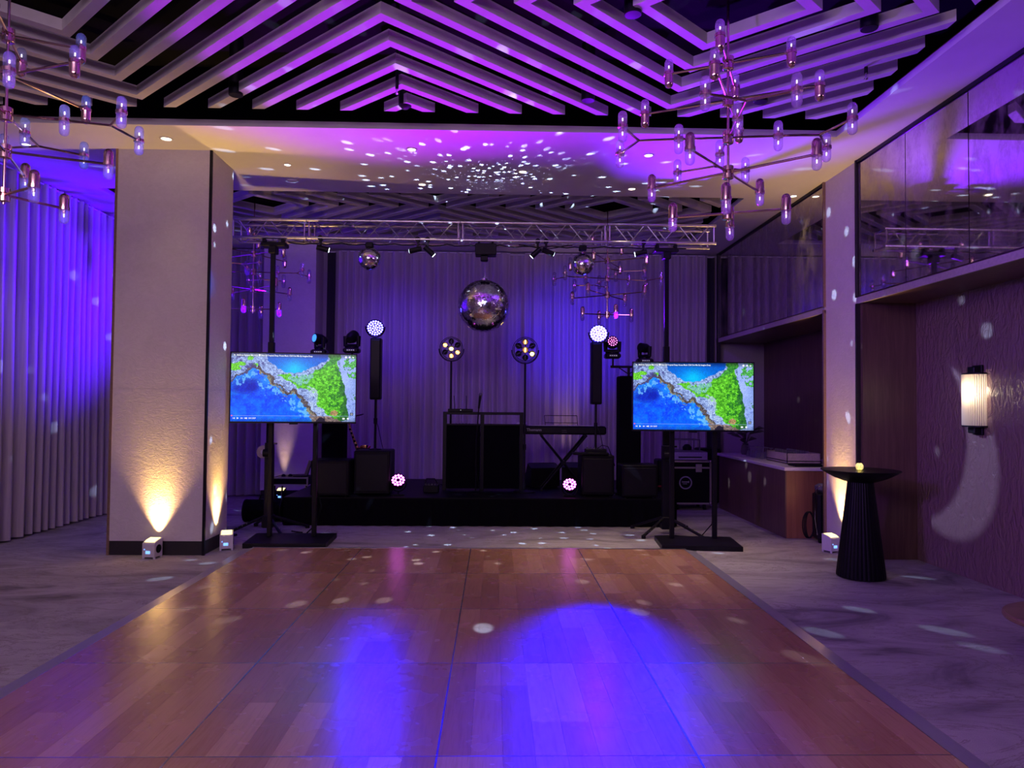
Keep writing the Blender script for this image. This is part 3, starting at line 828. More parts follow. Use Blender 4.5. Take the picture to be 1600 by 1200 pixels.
def lift(x, y, label, yaw0):
    t = thing('lift_tower', (x, y, 0), label, 'lighting stand', 'wind-up lift towers carrying the truss')
    MB().rbox(-.05, .05, -.05, .05, .10, 1.15, .008).build('lower_mast', 'black_metal', t)
    MB().rbox(-.038, .038, -.038, .038, 1.15, 2.45, .006).build('middle_mast', 'black_metal', t)
    MB().rbox(-.028, .028, -.028, .028, 2.45, 3.74, .005).build('upper_mast', 'black_metal', t)
    h = MB(); h.rbox(-.16, .16, -.03, .16, 3.70, 3.755, .01); h.rbox(-.05, .05, -.06, .08, 3.60, 3.70, .01)
    for sx in (-.12, .12): h.rbox(sx - .02, sx + .02, -.02, .06, 3.755, 3.80, .004)
    h.build('truss_cradle', 'black_metal', t)
    w = MB(); w.cyl((-.05, -.09, 1.02), (.05, -.09, 1.02), .05, n=14); w.rbox(-.03, .03, -.10, -.05, .95, 1.08, .005); w.build('winch', 'black_metal', t, smooth=True)
    hd = MB(); hd.cyl((.06, -.09, 1.02), (.06, -.09, 1.14), .008, n=8); hd.cyl((.06, -.09, 1.14), (.12, -.09, 1.14), .012, n=8); hd.build('winch_handle', 'chrome', t)
    MB().rbox(-.07, .07, -.07, .07, .06, .22, .01).build('leg_socket', 'black_metal', t)
    for k in range(4):
        a = yaw0 + k * PI / 2; ca_, sa = math.cos(a), math.sin(a)
        lg = MB(); lg.cyl((ca_ * .06, sa * .06, .20), (ca_ * .52, sa * .52, .03), .019, n=8); lg.cyl((ca_ * .52, sa * .52, .0), (ca_ * .52, sa * .52, .04), .028, n=10)
        leg = lg.build('leg', 'black_metal', t, smooth=True)
        if k in (2, 3):
            d = MB()
            for q in range(4):
                r = .28 + .055 * q; zz = .20 + (.03 - .20) * (r - .06) / .46
                d.cyl((ca_ * r - sa * .02, sa * r + ca_ * .02, zz + .012), (ca_ * r - sa * .024, sa * r + ca_ * .024, zz + .018), .007, n=8)
            d.build('leg_pin', 'chrome', leg)
    return t
lift(-2.90, 9.40, 'black lift tower holding the left end of the truss, behind the left screen', math.radians(35))
lift(2.255, 9.42, 'black lift tower holding the right end of the truss, behind the right screen', math.radians(45))


def mirror_ball(x, y, z, r, rows, label, hang):
    t = thing('mirror_ball', (x, y, z), label, 'mirror ball', 'mirror balls under the truss')
    rb = random.Random(int(r * 1000)); vs, fs = [], []
    for i in range(rows):
        a0 = PI * (i + .04) / rows - PI / 2; a1 = PI * (i + .96) / rows - PI / 2; am = (a0 + a1) / 2
        n = max(4, int(2 * rows * math.cos(am)))
        for k in range(n):
            b0 = 2 * PI * (k + .04) / n; b1 = 2 * PI * (k + .96) / n
            j1, j2 = rb.uniform(-.0016, .0016) * r, rb.uniform(-.0016, .0016) * r
            q = []
            for (a, b, j) in ((a0, b0, j1), (a0, b1, j2), (a1, b1, -j1), (a1, b0, -j2)):
                rr = r + j; q.append((rr * math.cos(a) * math.cos(b), rr * math.cos(a) * math.sin(b), rr * math.sin(a)))
            o = len(vs); vs += q; fs.append((o, o + 1, o + 2, o + 3))
    stuff(MB().add(vs, fs).build('mirror_tiles', 'mirror_tile', t))
    prof = [(max(.0001, r * .985 * math.cos(PI * i / 24 - PI / 2)), r * .985 * math.sin(PI * i / 24 - PI / 2)) for i in range(25)]
    MB().lathe(prof, 40).build('core', 'grey_plastic', t, smooth=True)
    cp = MB(); cp.lathe([(.14 * r, r * .985), (.14 * r, r * 1.05), (.03 * r, r * 1.10)], 14); cp.cyl((0, 0, r * 1.05), (0, 0, hang - z), .004, n=6); cp.build('hanger', 'chrome', t)
    mt = MB(); mt.rbox(-.05, .05, -.05, .05, hang - z - .07, hang - z, .01); mt.build('motor', 'black_plastic', t)
    return t
mirror_ball(-0.155, 9.56, 2.975, .348, 64, 'big mirror ball hanging in the centre above the booth', 3.642)
mirror_ball(-1.68, 9.56, 3.585, .155, 40, 'small mirror ball under the truss left of the big ball', 3.80)
mirror_ball(1.16, 9.56, 3.545, .150, 40, 'small mirror ball under the truss right of the big ball, before the far chandelier', 3.80)
t = thing('effects_box', (-0.135, 9.56, 3.645), 'black box hung under the middle of the truss above the big mirror ball', 'stage box')
MB().rbox(-.14, .14, -.10, .10, 0.0, .15, .008).build('housing', 'black_plastic', t)
bt = MB()
for sx in (-.09, .09): bt.rbox(sx - .015, sx + .015, -.14, .14, .15, .17, .003)
bt.build('mounting_bracket', 'black_metal', t)


def pinspot(x, lx, lz, to, label, e, y=9.44):
    # lens tip at (lx, lz)
    t = thing('pin_spot', (x, y, TZ0 - .02), label, 'spotlight', 'pin spots on the truss')
    c = MB(); c.rbox(-.014, .014, -.014, .014, -.09, .0, .003); c.cyl((0, -.03, .02), (0, .03, .02), .034, n=14); c.build('clamp', 'black_metal', t)
    d = (Vector(to) - Vector((x, y, lz))).normalized()
    p0 = Vector((0, 0, -.11)) - d * .05; p1 = p0 + d * .16
    MB().cyl(p0, p1, .034, .036, 14).build('body', 'black_metal', t, smooth=True)
    MB().cyl(p1 - d * .004, p1 + d * .003, .031, n=14).build('lens', 'pin_lens', t)
    w = p1 + Vector((x, y, TZ0 - .02)) + d * .03
    lamp('pin_beam', 'SPOT', w, to, (0.72, 0.9, 1.0), e, .02, 14, .3)
BM, BL, BR = (-0.155, 9.56, 3.05), (-1.68, 9.56, 3.585), (1.16, 9.56, 3.545)
pinspot(-2.30, 0, 3.72, BL, 'pin spot on the truss beside the rear pillar, pointing right at the small left ball', 30)
pinspot(-1.03, 0, 3.72, BL, 'left one of the two pin spots between left and centre ball', 30)
pinspot(-0.90, 0, 3.72, BM, 'right one of the two pin spots between left and centre ball', 60)
pinspot(0.55, 0, 3.72, BM, 'left one of the two pin spots between centre and right ball', 60)
pinspot(0.66, 0, 3.72, BR, 'right one of the two pin spots between centre and right ball', 30)
pinspot(1.95, 0, 3.72, BR, 'pin spot on the truss beside the right lift tower, pointing left', 30)


# light thrown back by the mirror balls: point lamps with a pattern of spots
def spot_pattern(o, scale, lo, hi, ring=False, seed=(0, 0, 0), strength=1.0):
    d = o.data; d.use_nodes = True; t = d.node_tree; em = t.nodes['Emission']
    c = nd(t, 'ShaderNodeTexCoord'); mp = nd(t, 'ShaderNodeMapping'); mp.inputs['Location'].default_value = seed
    v = nd(t, 'ShaderNodeTexVoronoi'); v.inputs['Scale'].default_value = scale; v.inputs['Randomness'].default_value = 0.9
    t.links.new(c.outputs['Normal'], mp.inputs[0]); t.links.new(mp.outputs[0], v.inputs['Vector'])
    r = nd(t, 'ShaderNodeValToRGB'); e = r.color_ramp.elements
    if ring:
        e.new(.5); e.new(.6)
        for i, (p, k) in enumerate(((lo * .35, .25), (lo * .6, 1), (lo, 1), (hi, 0))): e[i].position = p; e[i].color = (k, k, k, 1)
    else:
        e[0].position = lo; e[0].color = (1, 1, 1, 1); e[1].position = hi; e[1].color = (0, 0, 0, 1)
    t.links.new(v.outputs['Distance'], r.inputs[0])
    mu = nd(t, 'ShaderNodeMath', operation='MULTIPLY'); mu.inputs[1].default_value = strength
    t.links.new(r.outputs[0], mu.inputs[0]); t.links.new(mu.outputs[0], em.inputs['Strength'])


o = lamp('ball_sparkle', 'POINT', (-0.155, 9.15, 3.0), None, (0.50, 0.66, 1.0), 800, .01)
spot_pattern(o, 11.0, .135, .19)
o = lamp('ball_ceiling_sparkle', 'SPOT', (-0.15, 9.1, 3.5), (-0.12, 7.9, 4.44), (0.46, 0.56, 1.0), 330, .003, 92, .8)
spot_pattern(o, 13, .22, .29, ring=True, seed=(3, 1, 2))

o = lamp('ball_ceiling_sparkle', 'SPOT', (-0.15, 9.1, 3.5), (-0.05, 8.75, 4.44), (0.55, 0.55, 1.0), 40, .002, 100, .8)
spot_pattern(o, 30, .20, .28, seed=(1, 4, 2))
# ================================================================== STAGE
stage = thing('stage', (-.2, 11.1, 0), 'low black stage with cloth skirt before the back curtains', 'stage')
MB().box(-2.65, 2.7, -1.20, 1.25, .345, .385).build('deck', 'black_wood', stage)
sk = []; 
def skirt(p0, p1):
    p0, p1 = Vector(p0), Vector(p1); L = (p1 - p0).length; d = (p1 - p0) / L; nn = Vector((d.y, -d.x)); n = int(L / .03)
    vs = []
    for k, z in enumerate((.004, .18, .37)):
        for i in range(n + 1):
            q = p0 + d * (L * i / n) + nn * (.010 + .010 * math.sin(i * .9) * (1.2 - z * 2)); vs.append((q.x, q.y, z))
    return vs, [(r * (n + 1) + i, r * (n + 1) + i + 1, (r + 1) * (n + 1) + i + 1, (r + 1) * (n + 1) + i) for r in range(2) for i in range(n)]
mb = MB()
for a, c in (((-2.65, -1.21), (2.7, -1.21)), ((2.71, -1.21), (2.71, 1.25)), ((-2.66, 1.25), (-2.66, -1.21))): mb.add(*skirt(a, c))
mb.build('skirt', 'black_cloth', stage)
for i, (x, y) in enumerate(((-2.5, -1.0), (0, -1.0), (2.5, -1.0), (-2.5, 1.1), (0, 1.1), (2.5, 1.1))):
    MB().rbox(x - .03, x + .03, y - .03, y + .03, 0, .345, .004).build('leg', 'black_metal', stage)
ZS = .386


def led_par_head(t, z, r, mat, n_rings, yaw_to, off=(0, 0)):
    pass


def led_discs(parent, c, d, r, rings, mat, lr):
    """round LED face: single lenses on rings around centre c, facing d"""
    d = Vector(d).normalized(); a = d.orthogonal().normalized()
    if abs(d.z) < .9: a = Vector((0, 0, 1)).cross(d).normalized()
    b = d.cross(a); q = d.to_track_quat('Z', 'Y').to_euler()
    key = 'lens%.4f%s' % (lr, mat)
    if key not in LENS: LENS[key] = MB().lathe([(lr, 0), (lr * .8, lr * .35), (.0001, lr * .5)], 10).mesh('led_lens', mat, True)
    for rad, n, ph in rings:
        for k in range(n):
            p = Vector(c) + a * rad * math.cos(2 * PI * k / n + ph) + b * rad * math.sin(2 * PI * k / n + ph)
            inst('led_lens', LENS[key], parent, p, q)
LENS = {}


def par_can(x, y, z, to, r, mat, label, color, e, cone, floor=False, dense=True, blend=.5):
    t = thing('led_par', (x, y, z), label, 'stage light', 'LED stage lights')
    d = (Vector(to) - Vector((x, y, z))).normalized()
    c = Vector((0, 0, 0))
    b = MB(); b.cyl(c - d * .13, c - d * .015, r * .75, r * 1.06, 24); b.cyl(c - d * .015, c - d * .001, r * 1.10, r * 1.10, 24); b.build('housing', 'black_metal', t, smooth=True)
    if dense: rings = [(0.0, 1, 0), (r * .31, 6, .2), (r * .60, 12, 0), (r * .88, 18, .1)]; lr = r * (.150 if mat == 'led_blue_bright' else .118)
    else: rings = [(r * .42, 6, .26), (r * .80, 12, 0)]; lr = r * .17
    led_discs(t, c, d, r, rings, mat, lr)
    s = Vector((d.y, -d.x, 0)).normalized()
    yk = MB(); pts = []
    for i in range(13):
        a = PI * i / 12
        pts.append(c - d * .06 + s * (r * 1.22 * math.cos(a)) + Vector((0, 0, -1)) * (r * 1.35 * math.sin(a)))
    yk.tube(pts, .009, 6); yk.build('yoke', 'black_metal', t, smooth=True)
    if floor:
        zb = ZS - z
        ft = MB(); ft.rbox(-r * .9, r * .9, -.02, .08, zb, zb + .018, .004); ft.cyl((-d * .06) + Vector((0, 0, -r * 1.35)), (0, .03, zb + .01), .012, n=8); ft.build('floor_bracket', 'black_metal', t)
    w = Vector((x, y, z)) + d * .05
    lamp('par_beam', 'SPOT', w, to, color, e, .06, cone, blend)
    return t


def column_speaker(x, y, zsub, label, zb, zt, w=.15, subw=.46, subd=.5, lab2=''):
    s = thing('subwoofer', (x, y, ZS), lab2, 'loudspeaker', 'subwoofers under the column speakers')
    MB().rbox(-subw / 2, subw / 2, -subd / 2, subd / 2, 0.02, zsub, .012).build('cabinet', 'black_wood', s)
    g = MB(); g.rbox(-subw / 2 + .03, subw / 2 - .03, -subd / 2 - .008, -subd / 2 + .004, .06, zsub - .05, .004); g.build('grille', 'black_metal', s)
    f = MB()
    for sx in (-1, 1):
        for sy in (-1, 1): f.cyl((sx * (subw / 2 - .05), sy * (subd / 2 - .05), 0), (sx * (subw / 2 - .05), sy * (subd / 2 - .05), .02), .02, n=8)
    f.build('feet', 'black_plastic', s)
    hd = MB(); hd.rbox(subw / 2 - .004, subw / 2 + .004, -.08, .08, zsub * .6, zsub * .72, .002); hd.build('handle', 'black_plastic', s)
    MB().lathe([(.09, 0), (.09, .012), (.03, .02)], 16, (0, 0, zsub)).build('pole_socket', 'black_metal', s, smooth=True)
    t = thing('column_speaker', (x, y, ZS + zsub + .02), label, 'loudspeaker', 'slim column speakers on poles')
    z0 = ZS + zsub + .02
    MB().cyl((0, 0, 0), (0, 0, zb - z0), .018, n=10).build('pole', 'black_metal', t, smooth=True)
    MB().cyl((0, 0, .35), (0, 0, .43), .027, n=10).build('pole_clamp', 'black_plastic', t, smooth=True)
    MB().rbox(-w / 2, w / 2, -.09, .09, zb - z0, zt - z0, .012).build('cabinet', 'black_wood', t)
    MB().rbox(-w / 2 + .012, w / 2 - .012, -.098, -.086, zb - z0 + .03, zt - z0 - .03, .004).build('grille', 'black_metal', t)
    MB().tube([(.02, -.03, .38), (.05, -.05, .30), (.09, -.06, .12), (.12, -.05, .0)], .005, 6).build('cable', 'black_plastic', t, smooth=True)


column_speaker(-1.70, 10.35, .62, 'slim black column speaker on pole left of the booth under the violet light', 1.72, 2.60, lab2='black subwoofer on the stage left, carrying the left column speaker', subw=.50)
column_speaker(1.46, 10.35, .58, 'slim black column speaker on pole behind the keyboard end under the brightest light', 1.68, 2.58, lab2='black subwoofer on the stage right beside the pink floor light', subw=.46)
par_can(-1.70, 10.22, 2.735, (-0.75, 4.2, 0.0), .112, 'led_blue', 'round violet-white LED light on top of the left column speaker', (0.008, 0.0, 1.0), 480, 18, blend=1)
par_can(1.475, 10.22, 2.69, (0.56, 4.0, 0.0), .118, 'led_blue_bright', 'round blinding white-violet LED light on top of the right column speaker', (0.0012, 0.0, 1.0), 9500, 19, blend=1)
par_can(-1.335, 10.12, .60, (-1.0, 4.7, 4.5), .095, 'led_pink', 'pink LED light on the stage floor left of the booth', (0.47, 0.004, 1.0), 1900, 64, floor=True, dense=False, blend=.85)
par_can(1.065, 10.12, .555, (0.5, 4.7, 4.5), .095, 'led_pink', 'pink LED light on the stage floor between keyboard stand and subwoofer', (0.30, 0.003, 1.0), 1250, 62, floor=True, dense=False, blend=.85)


def moving_head(x, y, z, d, label, lens, face=None, r=.075):
    """base on post at z, yoke with two arms, head looking along d"""
    t = thing('moving_head', (x, y, z), label, 'stage light', 'moving head lights on the towers')
    b = MB(); b.rbox(-.115, .115, -.10, .10, .0, .075, .02); b.build('base', 'black_plastic', t)
    b = MB(); b.rbox(-.06, .06, -.106, -.098, .02, .055, .003); b.build('display_panel', 'grey_plastic', t)
    l = MB()
    for k in range(4): l.cyl((-.045 + k * .03, -.108, .038), (-.045 + k * .03, -.104, .038), .005, n=8)
    l.build('buttons', 'status_white', t)
    MB().lathe([(.05, .075), (.05, .095)], 16).build('turntable', 'black_metal', t, smooth=True)
    d = Vector(d).normalized(); s = Vector((0, 0, 1)).cross(d).normalized()
    yk = MB(); yk.cyl(s * -.10 + Vector((0, 0, .105)), s * .10 + Vector((0, 0, .105)), .03, n=10)
    for sg in (-1, 1):
        p = s * (.10 * sg); yk.cyl(p + Vector((0, 0, .10)), p + Vector((0, 0, .25)), .028, .034, 10)
    yk.build('yoke', 'black_plastic', t, smooth=True)
    c = Vector((0, 0, .23)); h = MB()
    h.cyl(c - d * .11, c - d * .02, r * .6, r, 18); h.cyl(c - d * .02, c + d * .09, r, r * .95, 18); hd = h.build('head', 'black_plastic', t, smooth=True)
    if face is None:
        MB().cyl(c + d * .09, c + d * .095, r * .75, n=18).build('lens', lens, t)
    else:
        led_discs(hd, c + d * .093, d, r, face, lens, r * .105)
    return t


def tower(x, y, label, heads, zt=2.10):
    hl, hr = heads
    t = thing('light_tower', (x, y, ZS), label, 'stage tower', 'black cloth-wrapped light towers')
    MB().rbox(-.155, .155, -.155, .155, .02, zt - ZS, .014).build('cover', 'black_cloth', t)
    MB().rbox(-.22, .22, -.22, .22, .0, .02, .006).build('base_plate', 'black_metal', t)
    MB().cyl((0, 0, zt - ZS), (0, 0, zt - ZS + .14), .02, n=10).build('spigot', 'black_metal', t)
    tb = MB(); tb.cyl((-.27, 0, zt - ZS + .14), (.27, 0, zt - ZS + .14), .018, n=10)
    for sx, hz in ((-.235, hl), (.235, hr)): tb.cyl((sx, 0, zt - ZS + .14), (sx, 0, hz - ZS), .014, n=8)
    tb.build('cross_bar', 'black_metal', t, smooth=True)
    br = MB()
    for sx in (-1, 1): br.cyl((0, 0, zt - ZS + .03), (sx * .16, 0, zt - ZS + .135), .008, n=6)
    br.build('cross_bar_brace', 'black_metal', t)


tower(-2.33, 10.60, 'black cloth-wrapped light tower behind the left screen', (2.37, 2.40), 2.18)
tower(1.98, 10.60, 'black cloth-wrapped light tower behind the right screen', (2.36, 2.29), 2.10)
moving_head(-2.57, 10.60, 2.37, (-.72, -.7, .12), 'moving head light with blue lens above the left screen, nearer the rear pillar', 'blue_lens')
moving_head(-2.10, 10.60, 2.40, (.2, 1, .5), 'dark moving head light turned away above the right corner of the left screen', 'black_plastic', r=.085)
moving_head(1.735, 10.60, 2.36, (-.1, -1, .2), 'moving head light with rosy LED face beside the brightest light', 'led_rose', face=[(0, 1, 0), (.031, 6, 0), (.062, 12, .2)], r=.088)
moving_head(2.215, 10.60, 2.29, (-.9, -.6, .1), 'dark moving head light above the left corner of the right screen', 'black_plastic', r=.07)
lamp('head_beam', 'SPOT', (-2.72, 10.44, 2.62), (-5.74, 9.55, 3.35), (0.08, 0.0, 1.0), 2300, 0.05, cone=76, blend=0.9)
lamp('head_beam', 'SPOT', (1.70, 10.40, 2.66), (2.6, 6.8, 4.44), (0.17, 0.003, 1.0), 2000, 0.05, cone=56, blend=1.0)
lamp('head_beam', 'SPOT', (-2.60, 10.40, 2.62), (-2.95, 4.7, 3.45), (0.02, 0.14, 1.0), 1600, 0.03, cone=20, blend=0.7)  # second beam added at the blue head to colour the left chandelier
lamp('curtain_glow_fill', 'SPOT', (1.46, 10.55, 2.70), (1.46, 13.0, 2.85), (0.02, 0.0, 1.0), 320, 0.05, cone=66, blend=1.0)  # spot added to imitate the bright par's bloom on the curtain
lamp('curtain_glow_fill', 'SPOT', (-1.70, 10.55, 2.74), (-1.70, 13.0, 2.9), (0.04, 0.0, 1.0), 90, 0.05, cone=50, blend=1.0)  # weaker added spot for the left par's glow
# moon-shaped beam on the niche wall from an added spot, in place of a reflection
mo = lamp('moon_beam', 'SPOT', (0.70, 9.28, 3.62), (4.67, 6.92, .98), (0.52, 0.60, 1.0), 900, .01, 30, .05)
def crescent(o):
    d = o.data; d.use_nodes = True; t = d.node_tree; em = t.nodes['Emission']
    c = nd(t, 'ShaderNodeTexCoord'); s = nd(t, 'ShaderNodeSeparateXYZ'); t.links.new(c.outputs['Normal'], s.inputs[0])
    def div(a, b):
        n = nd(t, 'ShaderNodeMath', operation='DIVIDE'); t.links.new(a, n.inputs[0]); t.links.new(b, n.inputs[1]); return n.outputs[0]
    cb_ = nd(t, 'ShaderNodeCombineXYZ'); t.links.new(div(s.outputs[0], s.outputs[2]), cb_.inputs[0]); t.links.new(div(s.outputs[1], s.outputs[2]), cb_.inputs[1])
    res = []
    for cx, cy, r, inv in ((.105, -.035, .16, False), (.215, -.06, .20, True)):
        ds = nd(t, 'ShaderNodeVectorMath', operation='DISTANCE'); t.links.new(cb_.outputs[0], ds.inputs[0]); ds.inputs[1].default_value = (cx, cy, 0)
        m = nd(t, 'ShaderNodeMapRange'); m.inputs[1].default_value = r - .006; m.inputs[2].default_value = r + .006
        m.inputs[3].default_value = 0 if inv else 1; m.inputs[4].default_value = 1 if inv else 0
        t.links.new(ds.outputs['Value'], m.inputs[0]); res.append(m.outputs[0])
    mu = nd(t, 'ShaderNodeMath', operation='MULTIPLY'); t.links.new(res[0], mu.inputs[0]); t.links.new(res[1], mu.inputs[1])
    t.links.new(mu.outputs[0], em.inputs['Strength'])
crescent(mo)


# retro blinder lamps on poles
def blinder(x, y, z, states, label):
    t = thing('blinder_lamp', (x, y, ZS), label, 'stage light', 'round seven-bulb lamps on poles')
    MB().cyl((0, 0, .02), (0, 0, z - ZS - .20), .016, n=10).build('pole', 'black_metal', t, smooth=True)
    MB().cyl((0, 0, .62), (0, 0, .70), .024, n=10).build('pole_clamp', 'black_plastic', t, smooth=True)
    MB().lathe([(.16, 0), (.16, .012), (.03, .03)], 20).build('foot_plate', 'black_metal', t, smooth=True)
    c = Vector((0, -.02, z - ZS))
    rg = MB()
    for rr in (.165, .185):
        rg.tube([c + Vector((rr * math.cos(a), -.01, rr * math.sin(a))) for a in [2 * PI * i / 36 for i in range(37)]], .005, 6)
    for k in range(6):
        a = PI / 6 + k * PI / 3; rg.cyl(c + Vector((.05 * math.cos(a), 0, .05 * math.sin(a))), c + Vector((.165 * math.cos(a), 0, .165 * math.sin(a))), .008, n=6)
    rg.build('frame', 'black_metal', t)
    MB().tube([c + Vector((.20 * math.cos(a), .03, .20 * math.sin(a))) for a in [PI + PI * i / 20 for i in range(21)]], .008, 6).build('yoke', 'black_metal', t, smooth=True)
    for k in range(7):
        a = PI / 2 + (k - 1) * PI / 3; p = c if k == 0 else c + Vector((.115 * math.cos(a), 0, .115 * math.sin(a)))
        cp = MB(); cp.cyl(p + Vector((0, .05, 0)), p + Vector((0, -.012, 0)), .028, .044, 18, cap=False); cp.cyl(p + Vector((0, .052, 0)), p + Vector((0, .05, 0)), .028, n=14)
        r = cp.build('reflector', 'black_metal', t, smooth=True)
        st = states[k]
        if st == 2: m_ = 'led_amber_hot'
        elif st == 1: m_ = 'led_amber'
        else: m_ = 'grey_plastic'
        if st == 2:
            MB().lathe([(.0001, -.03), (.02, -.024), (.033, 0), (.02, .02), (.0001, .026)], 14).build('bulb', m_, r, p)
        else:
            dx, dz = (math.cos(a), math.sin(a)) if k else (0, 1)
            MB().cyl(p + Vector((-dx * .03, -.006, -dz * .03)), p + Vector((dx * .03, -.006, dz * .03)), .009 if st else .006, n=8).build('filament', m_, r)
            if st: MB().cyl(p + Vector((0, .03, 0)), p + Vector((0, .026, 0)), .034, n=16).build('reflector_dish', 'brass', r)


#          centre, top, then anticlockwise
blinder(-0.70, 11.55, 2.553, (2, 0, 1, 0, 1, 1, 0), 'round seven-bulb lamp on pole left of the big mirror ball, centre bulb brightest')
blinder(0.445, 10.58, 2.472, (1, 1, 0, 0, 0, 2, 0), 'round seven-bulb lamp on pole right of the big mirror ball, lower right bulb brightest')

# DJ booth
b = thing('dj_booth', (-.16, 10.75, ZS), 'black two-panel DJ booth facade in the middle of the stage', 'booth')
fr = MB(); z1 = 1.165
for x in (-.575, -.02, .565): fr.rbox(x - .028, x + .028, -.03, .03, 0, z1, .004)
fr.rbox(-.575, .565, -.028, .028, z1 - .04, z1, .004); fr.rbox(-.575, .565, -.024, .024, z1 - .20, z1 - .175, .004)
fr.build('frame', 'black_metal', b)
for x0, x1 in ((-.545, -.05), (.008, .535)):
    MB().rbox(x0, x1, -.012, .012, .03, z1 - .18, .004).build('front_panel', 'black_cloth', b)
MB().rbox(-.56, .56, .05, .62, .80, .84, .006).build('worktop', 'black_wood', b)
for sx in (-.5, .5): MB().rbox(sx - .025, sx + .025, .52, .57, 0, .80, .004).build('rear_leg', 'black_metal', b)
t = thing('mixing_controller', (-.47, 11.05, ZS + .84), 'dark mixing controller on the booth worktop, left side', 'audio controller')
MB().rbox(-.16, .16, -.10, .14, .05, .13, .008).build('casing', 'black_plastic', t); MB().rbox(-.15, .15, -.10, .13, 0, .05, .004).build('stand', 'black_metal', t)
k_ = MB()
for i in range(5): k_.cyl((-.11 + i * .05, -.06 + .02 * (i % 2), .13), (-.11 + i * .05, -.06 + .02 * (i % 2), .15), .010, n=8)
k_.build('knobs', 'grey_plastic', t)
t = thing('wireless_router', (-.52, 10.75, ZS + 1.166), 'small black wireless receiver with two thin antennas on the booth rail', 'receiver')
MB().rbox(-.17, .20, -.06, .06, 0, .045, .005).build('casing', 'black_plastic', t)
for x0, x1 in ((-.07, -.085), (.10, .10)): MB().cyl((x0, 0, .04), (x1, 0, .24), .005, n=6).build('antenna', 'black_plastic', t)
MB().cyl((.02, -.062, .025), (.02, -.058, .025), .005, n=8).build('status_light', 'status_white', t)
t = thing('paper_sheet', (.40, 11.0, ZS + .84), 'small pale folded sheet on the right of the booth worktop', 'paper')
MB().add([(-.07, 0, .14), (.09, .0, .155), (.10, .1, .165), (-.05, .1, .17), (-.07, 0, .135), (.09, 0, .15), (.10, .1, .16), (-.05, .1, .165)], [(0, 1, 2, 3), (7, 6, 5, 4), (0, 4, 5, 1), (1, 5, 6, 2), (2, 6, 7, 3), (3, 7, 4, 0)]).build('sheet', 'white_plastic', t)
MB().rbox(-.07, .09, 0, .1, 0, .134, .004).build('box_under_sheet', 'black_plastic', t)
# microphone on stand
t = thing('microphone_stand', (-.26, 10.45, ZS), 'microphone on thin black stand before the booth', 'microphone')
MB().lathe([(.13, 0), (.13, .012), (.02, .03)], 24).build('base', 'black_metal', t, smooth=True)
MB().tube([(0, 0, .02), (.0, 0, .75), (.035, .0, 1.26)], .009, 8).build('pole', 'black_metal', t, smooth=True)
MB().cyl((.032, 0, 1.22), (.052, 0, 1.40), .014, .020, 12).build('microphone_body', 'black_plastic', t, smooth=True)
MB().lathe([(.0001, -.028), (.018, -.022), (.027, 0), (.018, .022), (.0001, .028)], 14, (.056, 0, 1.42)).build('microphone_head', 'grey_plastic', t, smooth=True)
MB().tube([(.035, .01, 1.22), (.01, .02, .9), (-.01, .02, .4), (.06, .0, .02)], .004, 6).build('cable', 'black_plastic', t, smooth=True)

# keyboard
kb = thing('keyboard', (1.04, 10.87, 1.226), 'black digital stage keyboard on crossed stand right of the booth', 'keyboard')
body = MB().rbox(-.615, .635, -.15, .15, 0, .125, .02); body.build('casing', 'black_plastic', kb, rz=math.radians(-2))
ks = MB(); ks.rbox(-.52, .55, -.02, .14, .125, .132, .002); ks.build('keys', 'key_white', kb)
mr_ = MB(); z0 = .12
for a, c in (((-.27, 0, z0), (-.285, .03, z0 + .16)), ((-.285, .03, z0 + .16), (.21, .03, z0 + .16)), ((.21, .03, z0 + .16), (.22, 0, z0)), ((-.275, .01, z0 + .05), (.215, .01, z0 + .05))): mr_.cyl(a, c, .005, n=6)
mr_.build('music_rest', 'black_metal', kb)
logo = text_mesh('Thomann', .058, 'logo_grey', 'brand_text', .001)
inst('brand_text', logo, kb, (-.56, -.172, .068), (PI / 2, 0, 0))
sk_ = MB(); 
for i in range(4): sk_.box(-.03 + .02 * i, -.02 + .02 * i, -.153, -.149, .03 + .0 * i, .04)
sk_.box(-.035, .035, -.153, -.149, .06, .066); sk_.build('rear_sockets', 'grey_plastic', kb)
sd = thing('keyboard_stand', (1.04, 10.87, ZS), 'black crossed tube stand carrying the keyboard', 'stand')
H = 1.226 - ZS
for sg in (-1, 1):
    lg = MB()
    for yy in (-.13, .13): lg.cyl((-.33 * sg, yy + .012 * sg, .02), (.33 * sg, yy + .012 * sg, H - .025), .016, n=8)
    lg.cyl((.33 * sg, -.17, H - .018), (.33 * sg, .17, H - .018), .017, n=8); lg.cyl((-.33 * sg, -.18, .018), (-.33 * sg, .18, .018), .018, n=8)
    lg.build('crossed_leg', 'black_metal', sd, smooth=True)
MB().cyl((0, -.17, H / 2), (0, .17, H / 2), .03, n=12).build('pivot', 'black_metal', sd)


def wedge(x, y, rz, label, w=.5):
    t = thing('stage_monitor', (x, y, ZS), label, 'loudspeaker', 'wedge monitors on the stage', rz)
    MB().xprism([(-.20, 0.02), (.22, .02), (.22, .12), (.02, .36), (-.20, .30)][::-1], -w / 2, w / 2).build('cabinet', 'black_wood', t)
    MB().xprism([(.215, .12), (.02, .354), (.03, .366), (.228, .128)], -w / 2 + .02, w / 2 - .02).build('grille', 'black_metal', t)
    MB().rbox(-w / 2 + .03, w / 2 - .03, -.19, .20, 0, .02, .004).build('foot_rails', 'black_plastic', t)
wedge(.76, 11.38, math.radians(12), 'black wedge monitor on the stage right beside the booth', .46)
wedge(1.34, 11.50, math.radians(-8), 'black wedge monitor under the keyboard stand')

